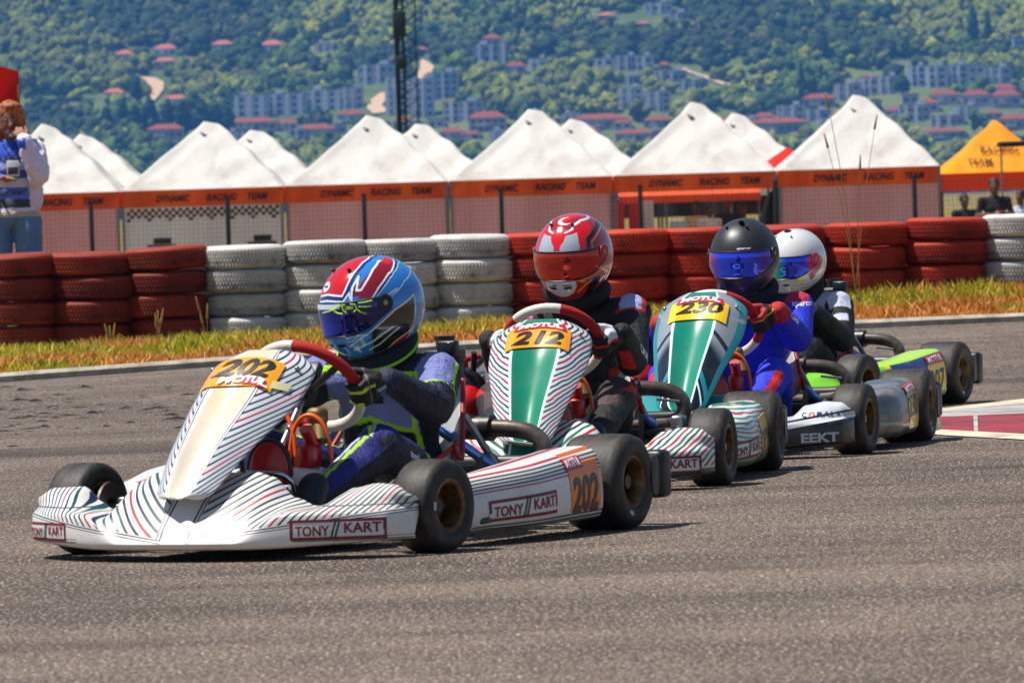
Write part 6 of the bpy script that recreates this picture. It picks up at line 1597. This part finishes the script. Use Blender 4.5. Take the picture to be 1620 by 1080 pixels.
obj('mouth', ell(H0+Vector((.090, .010, -.058)), (.008, .022, .006), n=12, k=6), mat('lips', '#6c3430', .8), wt)
bare_hand(wt, J['wrL'], (.13, .05, 1.55), 1); bare_hand(wt, J['wrR'], (.32, .02, 1.22), -1)
cu_ = remeshed('sleeve', [cone((.0, .15, 1.39), (.12, .18, 1.26), .075, .085), cone((.12, .18, 1.26), (.18, .12, 1.42), .085, .055), ell((.09, .18, 1.24), (.09, .075, .11)), cone((.0, .16, 1.2), (.0, .14, 1.02), .07, .06)], .010, mat('white_jacket_cloth', '#d6d0e8', .85, bump=lambda nt: noise(nt, 12, 4), bstr=.9, bdist=.04), wt, 2, .05, .10)
obj('badge', box((.150, .02, 1.265), (.006, .085, .12), .002), m_pw, wt); obj('badge_print', box((.1545, .02, 1.255), (.003, .07, .05), .001), mat('dark_badge_print', '#38383c', .5), wt); obj('badge_stripe', box((.1545, .02, 1.212), (.003, .085, .012), .001), mat('green_badge_print', '#2a8a4a', .5), wt)
txt_on(wt, 'MARSHAL', (.1, .0, 1.335), (0, 1, 0), (0, 0, 1), .26, .035, m_nk, wb, .03)
txt_on(wt, 'TOYSPORT', (.1, .0, 1.10), (0, 1, 0), (0, 0, 1), .20, .03, m_nk, wb, .03)
obj('lanyard', join(tube([(.10, .05, 1.44), (.145, .022, 1.33)], .004, 6), tube([(.10, -.05, 1.44), (.145, .018, 1.33)], .004, 6)), m_nk, wt)
tag(wt, 'woman in blue bib and white jacket behind the leftmost tyres, hand at her face', 'person')
# red flag on a short pole above her
fp = W(31, 170, 44.35); fl = empty('red_flag', (fp.x, 44.35, fp.z))
obj('pole', tube([(-.02, .02, -1.0), (0, 0, .02), (.0, 0, .16)], .008, 8), mat('wood_pole', '#8a6a3c', .7), fl)
ftop = W(31, 115, 44.35).z - fp.z
obj('cloth', grid(lambda a, b: (-.34*a + .0, .05*math.sin(a*5+b*2), (0.01 + a*.00) + b*(ftop + a*.10) ), [i/14 for i in range(15)], [j/8 for j in range(9)]), mat('red_flag_cloth', '#c01008', .7, thin=.25, bump=lambda nt: noise(nt, 6, 2), bstr=.5, bdist=.05), fl)
tag(fl, 'red flag held up above the head of the woman at left', 'flag')
# people by the tents
def dressed(top, legs, sk='#6a4434'):
    def f(P, J):
        c = np.zeros((len(P), 3)); z = P[:, 2]; c[:] = LC(top); c[z < .95] = LC(legs); hd = np.linalg.norm(P-np.array(J['head']), axis=1) < .15; c[(z > 1.47) & hd] = LC(sk)
        fa = np.minimum(seg_par(P, J['elL'], J['wrL'])[1], seg_par(P, J['elR'], J['wrR'])[1]) < .065; c[fa] = LC(sk); return c
    return f
def onl(px, pyhead, D, label, top, legs, rz, arms=None, haircol='#1a120c', cat='person'):
    p = W(px, pyhead, D); J = dict(base); J.update(arms or {}); sc = (p.z - ZG)/1.75
    t, b = stander((p.x, D, ZG), rz, sc, J, dressed(top, legs), voxel=.016); shoes_for(t)
    h = Vector(J['head']); remeshed('hair', [ell(h+Vector((-.018, 0, .035)), (.10, .088, .10))], .01, mat('hair_'+str(px), haircol, .6), t, 2)
    for s in (1, -1): bare_hand(t, J['wrL' if s > 0 else 'wrR'], Vector(J['wrL' if s > 0 else 'wrR'])+Vector((.1, -s*.05, -.05)), s)
    tag(t, label, cat)
cross = dict(elL=(.02, .27, 1.16), wrL=(.22, .03, 1.22), elR=(.02, -.27, 1.16), wrR=(.22, -.05, 1.18))
onl(1572, 281, 110, 'man in black t-shirt with raised forearms standing in front of the yellow tent', '#0c0b10', '#14141c', -math.pi/2, cross)
onl(1525, 306, 111, 'person in dark top between the last white tent and the yellow tent', '#16141c', '#2a3c5c', -math.pi/2+.4)
onl(1614, 300, 112, 'person in pale top at the far right edge by the yellow tent', '#b8bcd0', '#20242c', -math.pi/2-.5)
onl(1102, 318, 117.5, 'person in beige top in the middle of the open tent', '#d8c090', '#4c4a50', -math.pi/2-.3)
onl(1122, 322, 116.8, 'person in white top beside the beige one in the open tent', '#ece4e8', '#503c44', -math.pi/2+.5)
onl(1150, 313, 117.6, 'person in dark top standing by the green tarp in the open tent', '#1c1a22', '#20202a', -math.pi/2, cross)
onl(1175, 322, 117.9, 'person in tan top half hidden by the black helmet in the open tent', '#d0a468', '#4c4a50', -math.pi/2+.2)
bd = W(1604, 330, 108.5)
